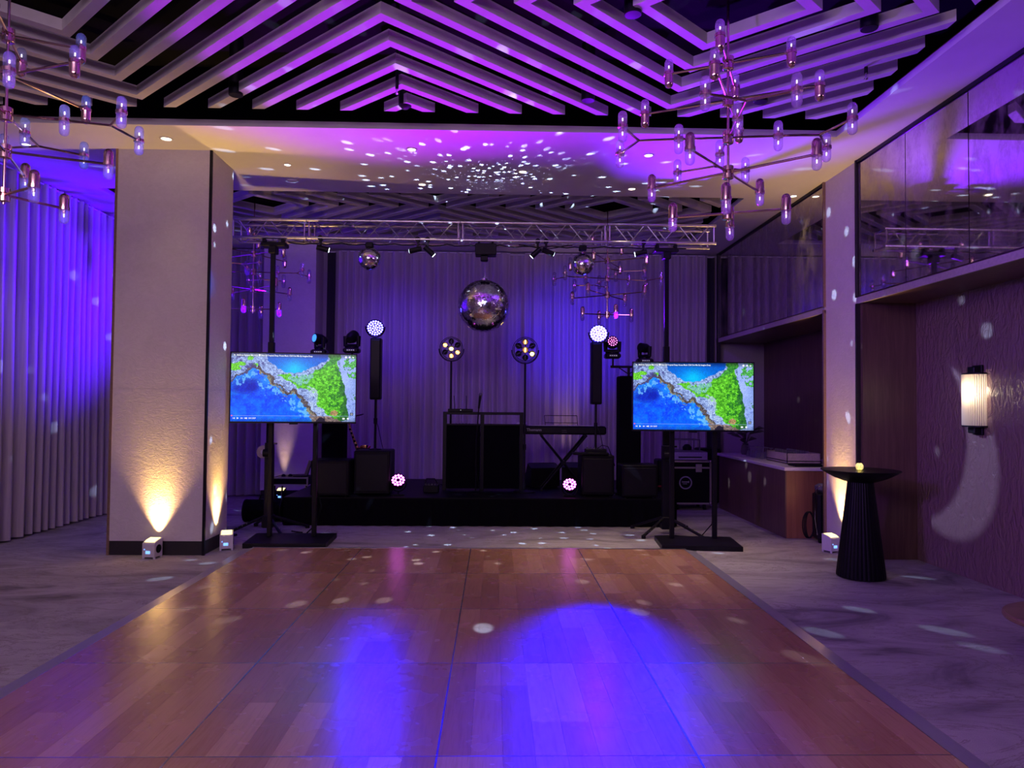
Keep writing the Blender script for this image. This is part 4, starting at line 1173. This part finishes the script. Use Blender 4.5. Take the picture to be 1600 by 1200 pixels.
# small mixer box left of the booth, case pile at right, bags
t = thing('audio_interface', (-.92, 10.55, ZS), 'small dark box with knobs on the stage left of the booth', 'audio box')
MB().rbox(-.10, .12, -.10, .10, 0, .10, .008).build('casing', 'black_plastic', t)
k_ = MB(); [k_.cyl((-.07 + .045 * i, -.02, .10), (-.07 + .045 * i, -.02, .122), .012, n=8) for i in range(4)]; k_.build('knobs', 'grey_plastic', t)
MB().tube([(-.08, 0, .12), (-.06, 0, .19), (.06, 0, .19), (.10, 0, .12)], .008, 6).build('carry_handle', 'black_metal', t, smooth=True)


def cabinet(x, y, z, w, d, h, label, name='speaker_cabinet', rz=0, cat='loudspeaker'):
    t = thing(name, (x, y, z), label, cat, None, rz)
    MB().rbox(-w / 2, w / 2, -d / 2, d / 2, .015, h, .015).build('cabinet', 'black_wood', t)
    MB().rbox(-w / 2 + .03, w / 2 - .03, -d / 2 - .008, -d / 2 + .004, .05, h - .04, .004).build('grille', 'black_metal', t)
    f = MB()
    for sx in (-1, 1):
        for sy in (-1, 1): f.cyl((sx * (w / 2 - .05), sy * (d / 2 - .05), 0), (sx * (w / 2 - .05), sy * (d / 2 - .05), .016), .02, n=8)
    f.build('feet', 'black_plastic', t)
    return t
cabinet(2.02, 10.14, ZS, .50, .42, .46, 'low black speaker cabinet on the stage before the right light tower')
cabinet(-2.235, 10.12, ZS, .52, .46, .50, 'low black speaker cabinet on the stage behind the left screen posts')
# saxophone on stand
t = thing('saxophone', (-2.09, 11.12, ZS), 'brass saxophone on floor stand at the left of the stage', 'saxophone')
sx = MB()
P_ = [(-.10, 0, 1.06), (-.02, 0, 1.075), (-.145, 0, 1.04), (-.15, 0, 1.0), (-.10, 0, .80), (-.03, 0, .62), (.03, 0, .46), (.06, 0, .40), (.10, 0, .385), (.14, 0, .42), (.15, 0, .50)]
sx.tube([(.03, -.02, 1.10), (-.06, -.01, 1.085), (-.125, 0, 1.06), (-.15, 0, 1.0)], .010, 8)
def cone_path(mb, pts, rads, n=12):
    for (a, ra), (b2, rb2) in zip(zip(pts[:-1], rads[:-1]), zip(pts[1:], rads[1:])): mb.cyl(a, b2, ra, rb2, n, cap=False)
cone_path(sx, [(-.15, 0, 1.0), (-.10, 0, .83), (-.03, 0, .64), (.03, 0, .50), (.055, 0, .44), (.09, -.01, .42), (.12, -.02, .45), (.12, -.03, .53), (.125, -.05, .62)], [.012, .018, .026, .033, .036, .038, .04, .052, .085])
sx.build('body', 'brass', t, smooth=True)
MB().cyl((.03, -.02, 1.10), (.085, -.03, 1.115), .011, .007, 8).build('mouthpiece', 'black_plastic', t)
ky = MB()
for i in range(7):
    k = i / 6; p = Vector((-.115 + .14 * k, -.03, .88 - .36 * k)); ky.cyl(p, p + Vector((0, -.008, 0)), .018, n=10)
ky.cyl((-.14, -.025, .95), (.02, -.035, .50), .004, n=6); ky.build('keys', 'chrome', t)
st = MB()
for k in range(3):
    a = k * 2 * PI / 3 + .5; st.cyl((.03, .03, .28), (.03 + .22 * math.cos(a), .03 + .22 * math.sin(a), .012), .010, n=8)
st.cyl((.03, .03, .26), (.03, .05, .60), .010, n=8); st.cyl((-.02, .04, .58), (.06, -.03, .60), .010, n=8); st.build('floor_stand', 'black_metal', t)
# headphones pile/small mixers on the right subwoofer
t = thing('side_board', (1.40, 10.165, ZS + .581), 'black shelf board with small controller on top of the right subwoofer', 'shelf')
MB().rbox(-.29, .21, -.08, .08, 0, .035, .006).build('board', 'black_wood', t)
MB().rbox(-.12, .18, -.07, .07, .035, .085, .006).build('controller', 'black_plastic', t)
k_ = MB(); [k_.cyl((-.09 + .05 * i, -.03, .085), (-.09 + .05 * i, -.03, .11), .012, n=8) for i in range(5)]; k_.build('knobs', 'grey_plastic', t)
MB().tube([(.05, -.05, .09), (.12, -.06, .14), (.20, -.06, .12), (.27, -.05, -.05), (.30, -.04, -.15)], .006, 6).build('cable', 'black_plastic', t, smooth=True)

# left: flight-case table with laptop, round bag
t = thing('flight_case_table', (-3.20, 11.55, 0), 'low black flight case table with metal edges left of the stage', 'flight case')
MB().rbox(-.24, .30, -.22, .25, .38, .50, .006).build('case_lid', 'black_wood', t)
e = MB()
for z in (.385, .495):
    e.box(-.246, .306, -.228, -.214, z - .012, z + .012); e.box(-.247, -.232, -.228, .256, z - .012, z + .012)
e.box(-.247, -.225, -.229, -.212, .37, .51); e.box(.285, .307, -.229, -.212, .37, .51); e.build('edge_profile', 'aluminium', t)
for x in (-.22, .27):
    for y in (-.19, .22): MB().cyl((x, y, 0), (x, y, .38), .015, n=8).build('leg', 'chrome', t)
MB().rbox(-.22, .27, -.19, .22, .06, .09, .004).build('lower_shelf', 'black_wood', t)
t = thing('laptop', (-3.09, 11.55, .50), 'open black laptop on the low flight case table', 'laptop', None, math.radians(-68))
MB().rbox(-.16, .16, -.11, .11, 0, .02, .004).build('keyboard_base', 'black_plastic', t)
sb = MB(); sb.add([(-.16, .10, .02), (.16, .10, .02), (.16, .165, .24), (-.16, .165, .24), (-.16, .115, .02), (.16, .115, .02), (.16, .178, .237), (-.16, .178, .237)], [(0, 1, 2, 3), (7, 6, 5, 4), (0, 4, 5, 1), (1, 5, 6, 2), (2, 6, 7, 3), (3, 7, 4, 0)]); sb.build('lid', 'black_plastic', t)
for i, (x, y, lab) in enumerate(((-3.30, 11.42, 'small dark ball-shaped puck on the flight case table, left one'), (-3.20, 11.44, 'small dark ball-shaped puck on the flight case table, next to the laptop'))):
    t = thing('remote_puck', (x, y, .50), lab, 'remote', 'pucks on the flight case table')
    MB().lathe([(.025, 0), (.034, .012), (.032, .03), (.018, .045), (.0001, .048)], 16).build('dome', 'black_plastic', t, smooth=True)
    MB().lathe([(.036, 0), (.036, .006), (.03, .008)], 16).build('base_ring', 'grey_plastic', t)
t = thing('equipment_bag', (-3.25, 10.2, 0), 'round black equipment bag lying on the carpet behind the left screen', 'bag')
MB().cyl((-.22, 0, .155), (.30, .04, .155), .155, .15, 24).build('bag_body', 'black_cloth', t, smooth=True)
for x in (-.215, .295): MB().cyl((x - .008, .01, .155), (x + .008, .01, .155), .158, n=24).build('end_piping', 'black_plastic', t)
MB().tube([(-.02, -.02, .30), (.0, -.03, .37), (.06, -.03, .38), (.12, -.02, .30)], .012, 6).build('carry_handle', 'black_plastic', t, smooth=True)
# small disc-shaped clip fan on the lift tower
t = thing('clip_fan', (-3.02, 9.55, 1.02), 'small round beige fan clipped to the left lift tower', 'fan')
MB().cyl((0, .02, 0), (0, -.04, 0), .085, n=24).build('fan_housing', 'beige_plastic', t, smooth=True)
MB().cyl((0, -.042, 0), (0, -.05, 0), .03, n=16).build('hub_cap', 'white_plastic', t)
MB().rbox(.02, .12, -.05, .02, -.10, .02, .008).build('clip', 'beige_plastic', t)
MB().tube([(.05, -.02, -.10), (.055, -.02, -.20), (.04, -.01, -.33)], .008, 6).build('cable', 'beige_plastic', t, smooth=True)

# floor cables at the screens
def cable(pts, r, label):
    o = MB().tube(pts, r, 6).build('cable', 'black_plastic', smooth=True); tag(o, label, 'cable')
cable([(-2.16, 8.87, .62), (-2.12, 8.95, .40), (-2.2, 9.05, .16), (-2.34, 9.1, .03), (-2.5, 9.12, .012), (-2.58, 9.2, .012), (-2.44, 9.3, .012), (-2.6, 9.4, .012)], .009, 'thick black beaded cable drooping from the left screen post to the carpet')
cable([(-3.2, 9.1, .012), (-3.6, 9.25, .012), (-4.0, 9.4, .012), (-4.6, 9.6, .012)], .02, 'straight black cable run on the carpet from the left screen towards the blue curtain')
cable([(2.75, 8.85, .5), (2.72, 8.95, .2), (2.62, 9.1, .012), (2.4, 9.15, .012), (2.3, 9.2, .012), (2.05, 9.15, .012)], .008, 'thin black cable on the carpet behind the right screen')

# right: flight case on wheels with amp rack and box on top
t = thing('flight_case', (3.17, 11.75, 0), 'black flight case with round badge and metal edges in the rear right corner', 'flight case')
w2, h0, h1, dd = .30, .11, .78, .25
MB().rbox(-w2, w2, -dd, dd, h0, h1, .006).build('case_body', 'black_wood', t)
e = MB()
for x in (-w2, w2):
    for y in (-dd, dd): e.box(x - .014, x + .014, y - .014, y + .014, h0, h1)
for z in (h0, h1 - .10, h1):
    for y in (-dd, dd): e.box(-w2 - .014, w2 + .014, y - .014, y + .014, z - .013, z + .013)
    for x in (-w2, w2): e.box(x - .014, x + .014, -dd, dd, z - .013, z + .013)
e.build('edge_profile', 'aluminium', t)
cn = MB()
for x in (-w2, w2):
    for z in (h0, h1): cn.lathe([(.0001, -.026), (.02, -.018), (.026, 0), (.02, .018), (.0001, .026)], 10, (x, -dd - .006, z))
cn.build('ball_corners', 'chrome', t, smooth=True)
lt = MB(); lt.rbox(.06, .16, -dd - .018, -dd - .006, h1 - .17, h1 - .04, .004); lt.build('latch', 'aluminium', t)
bd = MB(); n = 32
bd.add([(-.10 + r * math.cos(2 * PI * i / n), -dd - .004, .44 + r * math.sin(2 * PI * i / n)) for r in (.105, .085) for i in range(n)], [(i, (i + 1) % n, n + (i + 1) % n, n + i)[::-1] for i in range(n)])
bd.build('round_badge', 'logo_grey', t)
bl = MB(); yb_ = -dd - .0045
for (a, c, d, e2) in ((-.155, -.045, .443, .460), (-.160, -.148, .440, .466), (-.056, -.043, .436, .470), (-.145, -.075, .418, .428)):
    bl.add([(a, yb_, d), (c, yb_, d), (c, yb_, e2), (a, yb_, e2)], [(0, 1, 2, 3)])
bl.build('badge_mark', 'logo_grey', t)
for x in (-.22, .22):
    for y in (-.18, .18): MB().cyl((x - .015, y, .05), (x + .015, y, .05), .05, n=14).build('wheel', 'black_plastic', t)
wp = MB()
for x in (-.22, .22):
    for y in (-.18, .18): wp.box(x - .03, x + .03, y - .03, y + .03, .09, .112)
wp.build('wheel_plates', 'aluminium', t)
t = thing('rack_amplifier', (3.16, 11.75, .795), 'grey rack amplifier on top of the flight case', 'amplifier')
MB().rbox(-.28, .27, -.22, .22, 0, .14, .006).build('casing', 'grey_plastic', t)
MB().rbox(-.28, .27, -.228, -.215, .01, .13, .003).build('front_panel', 'logo_grey', t)
MB().rbox(-.20, .18, -.232, -.226, .04, .06, .001).build('vent_slot', 'black_plastic', t)
t = thing('storage_box', (3.14, 11.75, .936), 'clear-sided box with gear on top of the grey amplifier', 'box')
MB().rbox(-.24, .18, -.17, .17, 0, .012, .003).build('tray', 'grey_plastic', t)
fr = MB()
for x in (-.24, .18):
    for y in (-.17, .17): fr.box(x - .008, x + .008, y - .008, y + .008, 0, .19)
for y in (-.17, .17): fr.box(-.24, .18, y - .008, y + .008, .178, .194)
for x in (-.24, .18): fr.box(x - .008, x + .008, -.17, .17, .178, .194)
fr.build('frame', 'grey_plastic', t)
MB().lathe([(.0001, 0.0), (.07, .0), (.075, .05), (.04, .09), (.0001, .10)], 16, (.02, 0, .012)).build('cable_coil', 'black_plastic', t, smooth=True)
cabinet(3.72, 12.5, 0, .36, .36, .94, 'tall dark box in the rear right corner beside the flight case', 'tall_case', cat='case')
t = thing('red_tagged_case', (2.62, 11.2, 0), 'black upright case with red strip at the right end of the stage', 'case')
MB().rbox(-.10, .14, -.15, .15, .03, .84, .02).build('case_body', 'black_wood', t)
MB().rbox(-.10, .13, -.156, -.149, .42, .445, .001).build('red_strip', 'red_plastic', t)
MB().rbox(.11, .15, -.17, -.13, .30, .74, .004).build('edge_profile', 'aluminium', t)
MB().rbox(-.08, .12, -.12, .12, 0, .03, .004).build('feet', 'black_plastic', t)

# ================================================================== BAR
bar = thing('bar_counter', (4.3, 10.4, 0), 'wooden bar counter with pale stone top in the rear right niche', 'counter')
MB().box(-.58, .55, -1.30, 1.40, .0, .855).build('counter_body', 'bar_wood', bar)
MB().rbox(-.62, .60, -1.34, 1.44, .856, .90, .006).build('stone_top', 'counter_stone', bar)
MB().box(-.596, -.58, -1.30, 1.40, .0, .85).build('front_panel', 'walnut', bar)
BT = .901
t = thing('flower_arrangement', (4.02, 11.45, BT), 'dim leafy flower arrangement on the far end of the bar', 'plant')
MB().lathe([(.06, 0), (.075, .05), (.06, .14), (.045, .16), (.05, .18)], 16).build('vase', 'grey_plastic', t, smooth=True)
lf = random.Random(3)
for i in range(16):
    a = lf.uniform(0, 2 * PI); r = lf.uniform(.08, .24); z = lf.uniform(.22, .44); dx, dy = math.cos(a), math.sin(a); px_, py_ = -dy, dx; s = lf.uniform(.04, .06)
    mb = MB(); c0 = (dx * r * .4, dy * r * .4, z - .04)
    mb.add([c0, (dx * r + px_ * s, dy * r + py_ * s, z + .02), (dx * (r + .10), dy * (r + .10), z + .01), (dx * r - px_ * s, dy * r - py_ * s, z + .02), (dx * r, dy * r, z + .045)], [(0, 1, 4), (1, 2, 4), (2, 3, 4), (3, 0, 4), (0, 3, 2, 1)])
    mb.cyl((0, 0, .15), c0, .004, n=5); mb.build('leaf', 'leaf', t)
gp = [(.034, 0), (.036, .002), (.030, .05), (.026, .085), (.006, .095), (.005, .15), (.034, .156), (.034, .16)]
g_me = MB().lathe(gp, 14).mesh('glass_body', 'drink_glass', True)
foot_me = MB().lathe([(.034, .156), (.034, .161), (.005, .164)], 14).mesh('glass_foot', 'drink_glass', True)
gi = 0
for row in range(2):
    for i in range(6):
        gi += 1
        t = bpy.data.objects.new('wine_glass', None); link(t); t.location = (3.93 + .13 * row + .015 * (i % 2), 11.05 - .105 * i, BT)
        tag(t, 'upturned stem glass on the bar, %s row, %s from the crate' % (('front', 'back')[row], ('sixth', 'fifth', 'fourth', 'third', 'second', 'first')[i]), 'glass', 'upturned glasses on the bar')
        inst('glass_body', g_me, t); inst('glass_foot', foot_me, t)
t = thing('glass_crate', (4.14, 9.98, BT), 'shallow grey crate with dark rim full of glasses on the bar', 'crate')
cr = MB(); cr.box(-.20, .26, -.36, .36, 0, .012)
for a in ((-.20, -.19, -.36, .36), (.25, .26, -.36, .36), (-.20, .26, -.36, -.35), (-.20, .26, .35, .36)): cr.box(*a, 0, .14)
cr.build('crate_body', 'beige_plastic', t)
MB().box(-.206, .266, -.366, .366, .03, .042).build('dark_band', 'black_plastic', t)
up_me = MB().lathe([(.0001, .012), (.022, .012), (.026, .09), (.03, .17)], 10).mesh('glass_tumbler', 'drink_glass', True)
for i in range(9):
    for j in range(2): 
        g_ = inst('glass_tumbler', up_me, None, (4.06 + .17 * j, 9.68 + .075 * i, BT + .001))
        tag(g_, 'drinking glass in the shallow crate on the bar, %s row, %s from the mat' % (('front', 'back')[j], ('first', 'second', 'third', 'fourth', 'fifth', 'sixth', 'seventh', 'eighth', 'ninth')[i]), 'glass', 'glasses in the crate')
t = thing('bar_mat', (4.02, 9.28, BT), 'thick black rubber mat on the near end of the bar', 'mat')
MB().rbox(-.16, .20, -.12, .12, 0, .025, .006).build('mat_base', 'black_plastic', t)
rb_ = MB(); [rb_.box(-.15, .19, -.11 + .022 * i, -.10 + .022 * i, .025, .031) for i in range(10)]; rb_.build('mat_ribs', 'black_plastic', t)
# trolley case at the bar end
t = thing('trolley_speaker', (4.13, 8.87, 0), 'black upright trolley case with cable leaning at the bar end beside the pilaster', 'case')
MB().rbox(-.15, .12, -.10, .10, .03, .62, .03).build('case_body', 'black_plastic', t)
MB().rbox(-.13, .10, -.08, .08, .62, .72, .03).build('top_cap', 'grey_plastic', t)
MB().tube([(-.11, -.06, .70), (-.17, -.07, .66), (-.18, -.07, .3), (-.15, -.07, .1)], .008, 8).build('pull_handle', 'chrome', t, smooth=True)
co = MB()
for k in range(3): co.tube([(-.24 - .01 * k + (.05 + .01 * k) * math.cos(a), -.06, .22 + .16 * math.sin(a)) for a in [2 * PI * i / 24 for i in range(25)]], .008, 6)
co.build('cable_coil', 'black_plastic', t, smooth=True)
for x in (-.12, .09): MB().cyl((x - .015, -.08, .03), (x + .015, -.08, .03), .03, n=12).build('wheel', 'black_plastic', t)

# ================================================================== HIGH TABLE, SCONCE, LOW TABLE
t = thing('high_table', (3.62, 7.05, 0), 'tall black cocktail table with fluted tapering pedestal beside the mirror wall', 'table')
MB().lathe([(.205, 0), (.228, .012), (.228, .03), (.12, .93), (.115, .96)], 96, flute=32, fd=.045).build('fluted_pedestal', 'black_wood', t, smooth=True)
MB().lathe([(.10, .93), (.16, .945), (.24, .975), (.31, 1.012), (.362, 1.045), (.365, 1.050), (.362, 1.054), (.0001, 1.056)], 64).build('dished_top', 'black_wood', t, smooth=True)
t = thing('candle_holder', (3.575, 6.98, 1.056), 'small round glass candle holder glowing yellow on the tall black table', 'candle')
MB().lathe([(.022, 0), (.030, .008), (.038, .028), (.034, .050), (.024, .064), (.026, .068)], 14).build('glass_cup', 'candle_glass', t)
MB().lathe([(.018, .004), (.018, .022), (.0001, .023)], 12).build('wax', 'candle_glow', t)
MB().lathe([(.0001, .024), (.006, .032), (.0001, .05)], 8).build('flame', 'candle_glow', t)
lamp('candle_light', 'POINT', (3.575, 6.98, 1.10), None, (1.0, .75, .25), .25, .01)

t = thing('wall_sconce', (4.67, 6.83, 1.75), 'lit ribbed-glass wall lamp with dark end caps on the niche wall', 'wall lamp')
hs = .245
MB().rbox(-.025, 0, -.07, .07, -hs - .09, hs + .09, .004).build('back_plate', 'black_metal', t)
rbm = MB(); nr = 22; R_ = .135
for i in range(nr):
    a = PI / 2 + PI * (i + .5) / nr; p = (-.02 + R_ * math.cos(a) * .85, R_ * math.sin(a))
    a0, a1 = PI / 2 + PI * i / nr, PI / 2 + PI * (i + 1) / nr
    q0 = (-.02 + R_ * math.cos(a0) * .85, R_ * math.sin(a0)); q1 = (-.02 + R_ * math.cos(a1) * .85, R_ * math.sin(a1))
    pk = (p[0] + .009 * math.cos(a), p[1] + .009 * math.sin(a))
    rbm.add([(*q0, -hs), (*pk, -hs), (*q1, -hs), (*q0, hs), (*pk, hs), (*q1, hs)], [(0, 1, 4, 3), (1, 2, 5, 4)])
rbm.build('ribbed_shade', 'lamp_shade', t)
for s, n_ in ((1, 'top_cap'), (-1, 'bottom_cap')):
    c = MB(); poly = [(-.02 + (R_ + .012) * math.cos(PI / 2 + PI * i / 20) * .85, (R_ + .012) * math.sin(PI / 2 + PI * i / 20)) for i in range(21)]
    c.prism(poly, *((hs, hs + .014) if s > 0 else (-hs - .014, -hs))); c.build(n_, 'black_metal', t)
    c = MB(); c.rbox(-.085, -.02, -.05, .05, *((hs + .014, hs + .075) if s > 0 else (-hs - .075, -hs - .014)), .006); c.build('end_block', 'black_metal', t)
MB().lathe([(.0001, -.03), (.018, -.02), (.024, .0), (.018, .02), (.0001, .03)], 12, (-.065, 0, .08)).build('bulb', 'bulb_warm', t, smooth=True)
lamp('sconce_light', 'POINT', (4.60, 6.83, 1.83), None, (1.0, .80, .52), 10, .03)

t = thing('round_side_table', (3.40, 4.12, 0), 'low round wooden table cut by the right picture edge', 'table')
MB().lathe([(.0001, .42), (.36, .42), (.375, .426), (.375, .452), (.368, .458), (.0001, .458)], 48).build('table_top', 'table_wood', t, smooth=True)
MB().lathe([(.20, 0), (.20, .015), (.03, .03), (.03, .42)], 24).build('pedestal', 'black_metal', t, smooth=True)
MB().lathe([(.376, .430), (.379, .432), (.379, .448), (.376, .450)], 48).build('edge_band', 'trim_bronze', t, smooth=True)


# ================================================================== UPLIGHTS
def uplight(x, y, rz, to, label, color=(1.0, .64, .10), e=90, cone=46, wh=True, off=(0, .068)):
    t = thing('uplight', (x, y, 0), label, 'uplight', 'battery uplights on the carpet', rz)
    m_ = 'white_plastic' if wh else 'black_plastic'
    w = .070
    # body with sloping curved top (front edge lower)
    prof = [(-w, .02), (w, .02), (w, .205), (.04, .200), (-.02, .188), (-.055, .174), (-w, .160)]
    MB().xprism(prof[::-1], -w, w).build('body', m_, t)
    MB().xprism([(.052, .2035), (.052, .209), (-.02, .196), (-.055, .180), (-.055, .174), (-.02, .190)], -w + .014, w - .014).build('lens', 'uplight_lens', t)
    MB().box(-.030, .018, -w - .003, -w + .001, .055, .085).build('display', 'display_blue', t)
    b = MB(); [b.cyl((-.045, -w - .004, .10 + .0 * i), (-.045, -w, .10), .006, n=8) for i in range(1)]; b.build('button', 'display_blue', t)
    v = MB(); v.cyl((w - .001, .0, .10), (w + .004, .0, .10), .045, n=20); v.build('side_vent', 'black_plastic', t)
    f = MB()
    for sx in (-.06, .06):
        for sy in (-.06, .06): f.cyl((sx, sy, 0), (sx, sy, .02), .012, n=8)
    f.build('feet', 'white_plastic', t)
    c, s = math.cos(rz), math.sin(rz); lx, ly = off
    w_ = Vector((x + lx * c - ly * s, y + lx * s + ly * c, .222))
    lamp('uplight_beam', 'SPOT', w_, to, color, e * .48, .03, cone * .72, 1.0)
    if wh: lamp('uplight_beam', 'SPOT', w_, to, (1.0, .55, .22), e * .62, .03, cone * 1.25, 1.0)
    return t


uplight(-3.635, 7.82, math.radians(-8), (-3.60, 7.90, 3.4), 'white cube uplight with blue display before the front of the big column', e=340, cone=60)
uplight(-3.02, 8.28, math.radians(18), (-3.07, 8.30, 3.4), 'white cube uplight at the right face of the big column beside the left screen base', e=320, cone=58, off=(-.062, .015))
uplight(3.90, 8.27, math.radians(20), (3.98, 8.27, 3.4), 'white cube uplight at the plaster pilaster behind the tall black table', e=330, cone=56, off=(.062, .015))
uplight(-3.62, 12.40, 0, (-3.60, 12.52, 3.0), 'dark uplight at the foot of the rear pillar', color=(1.0, .62, .45), e=170, cone=44, wh=False)
uplight(1.28, 12.55, 0, (1.28, 12.9, 3.2), 'dark uplight behind the keyboard washing the back curtain', color=(1.0, .60, .55), e=110, cone=56, wh=False)
print('planks', nplank, 'objects', len(bpy.data.objects))
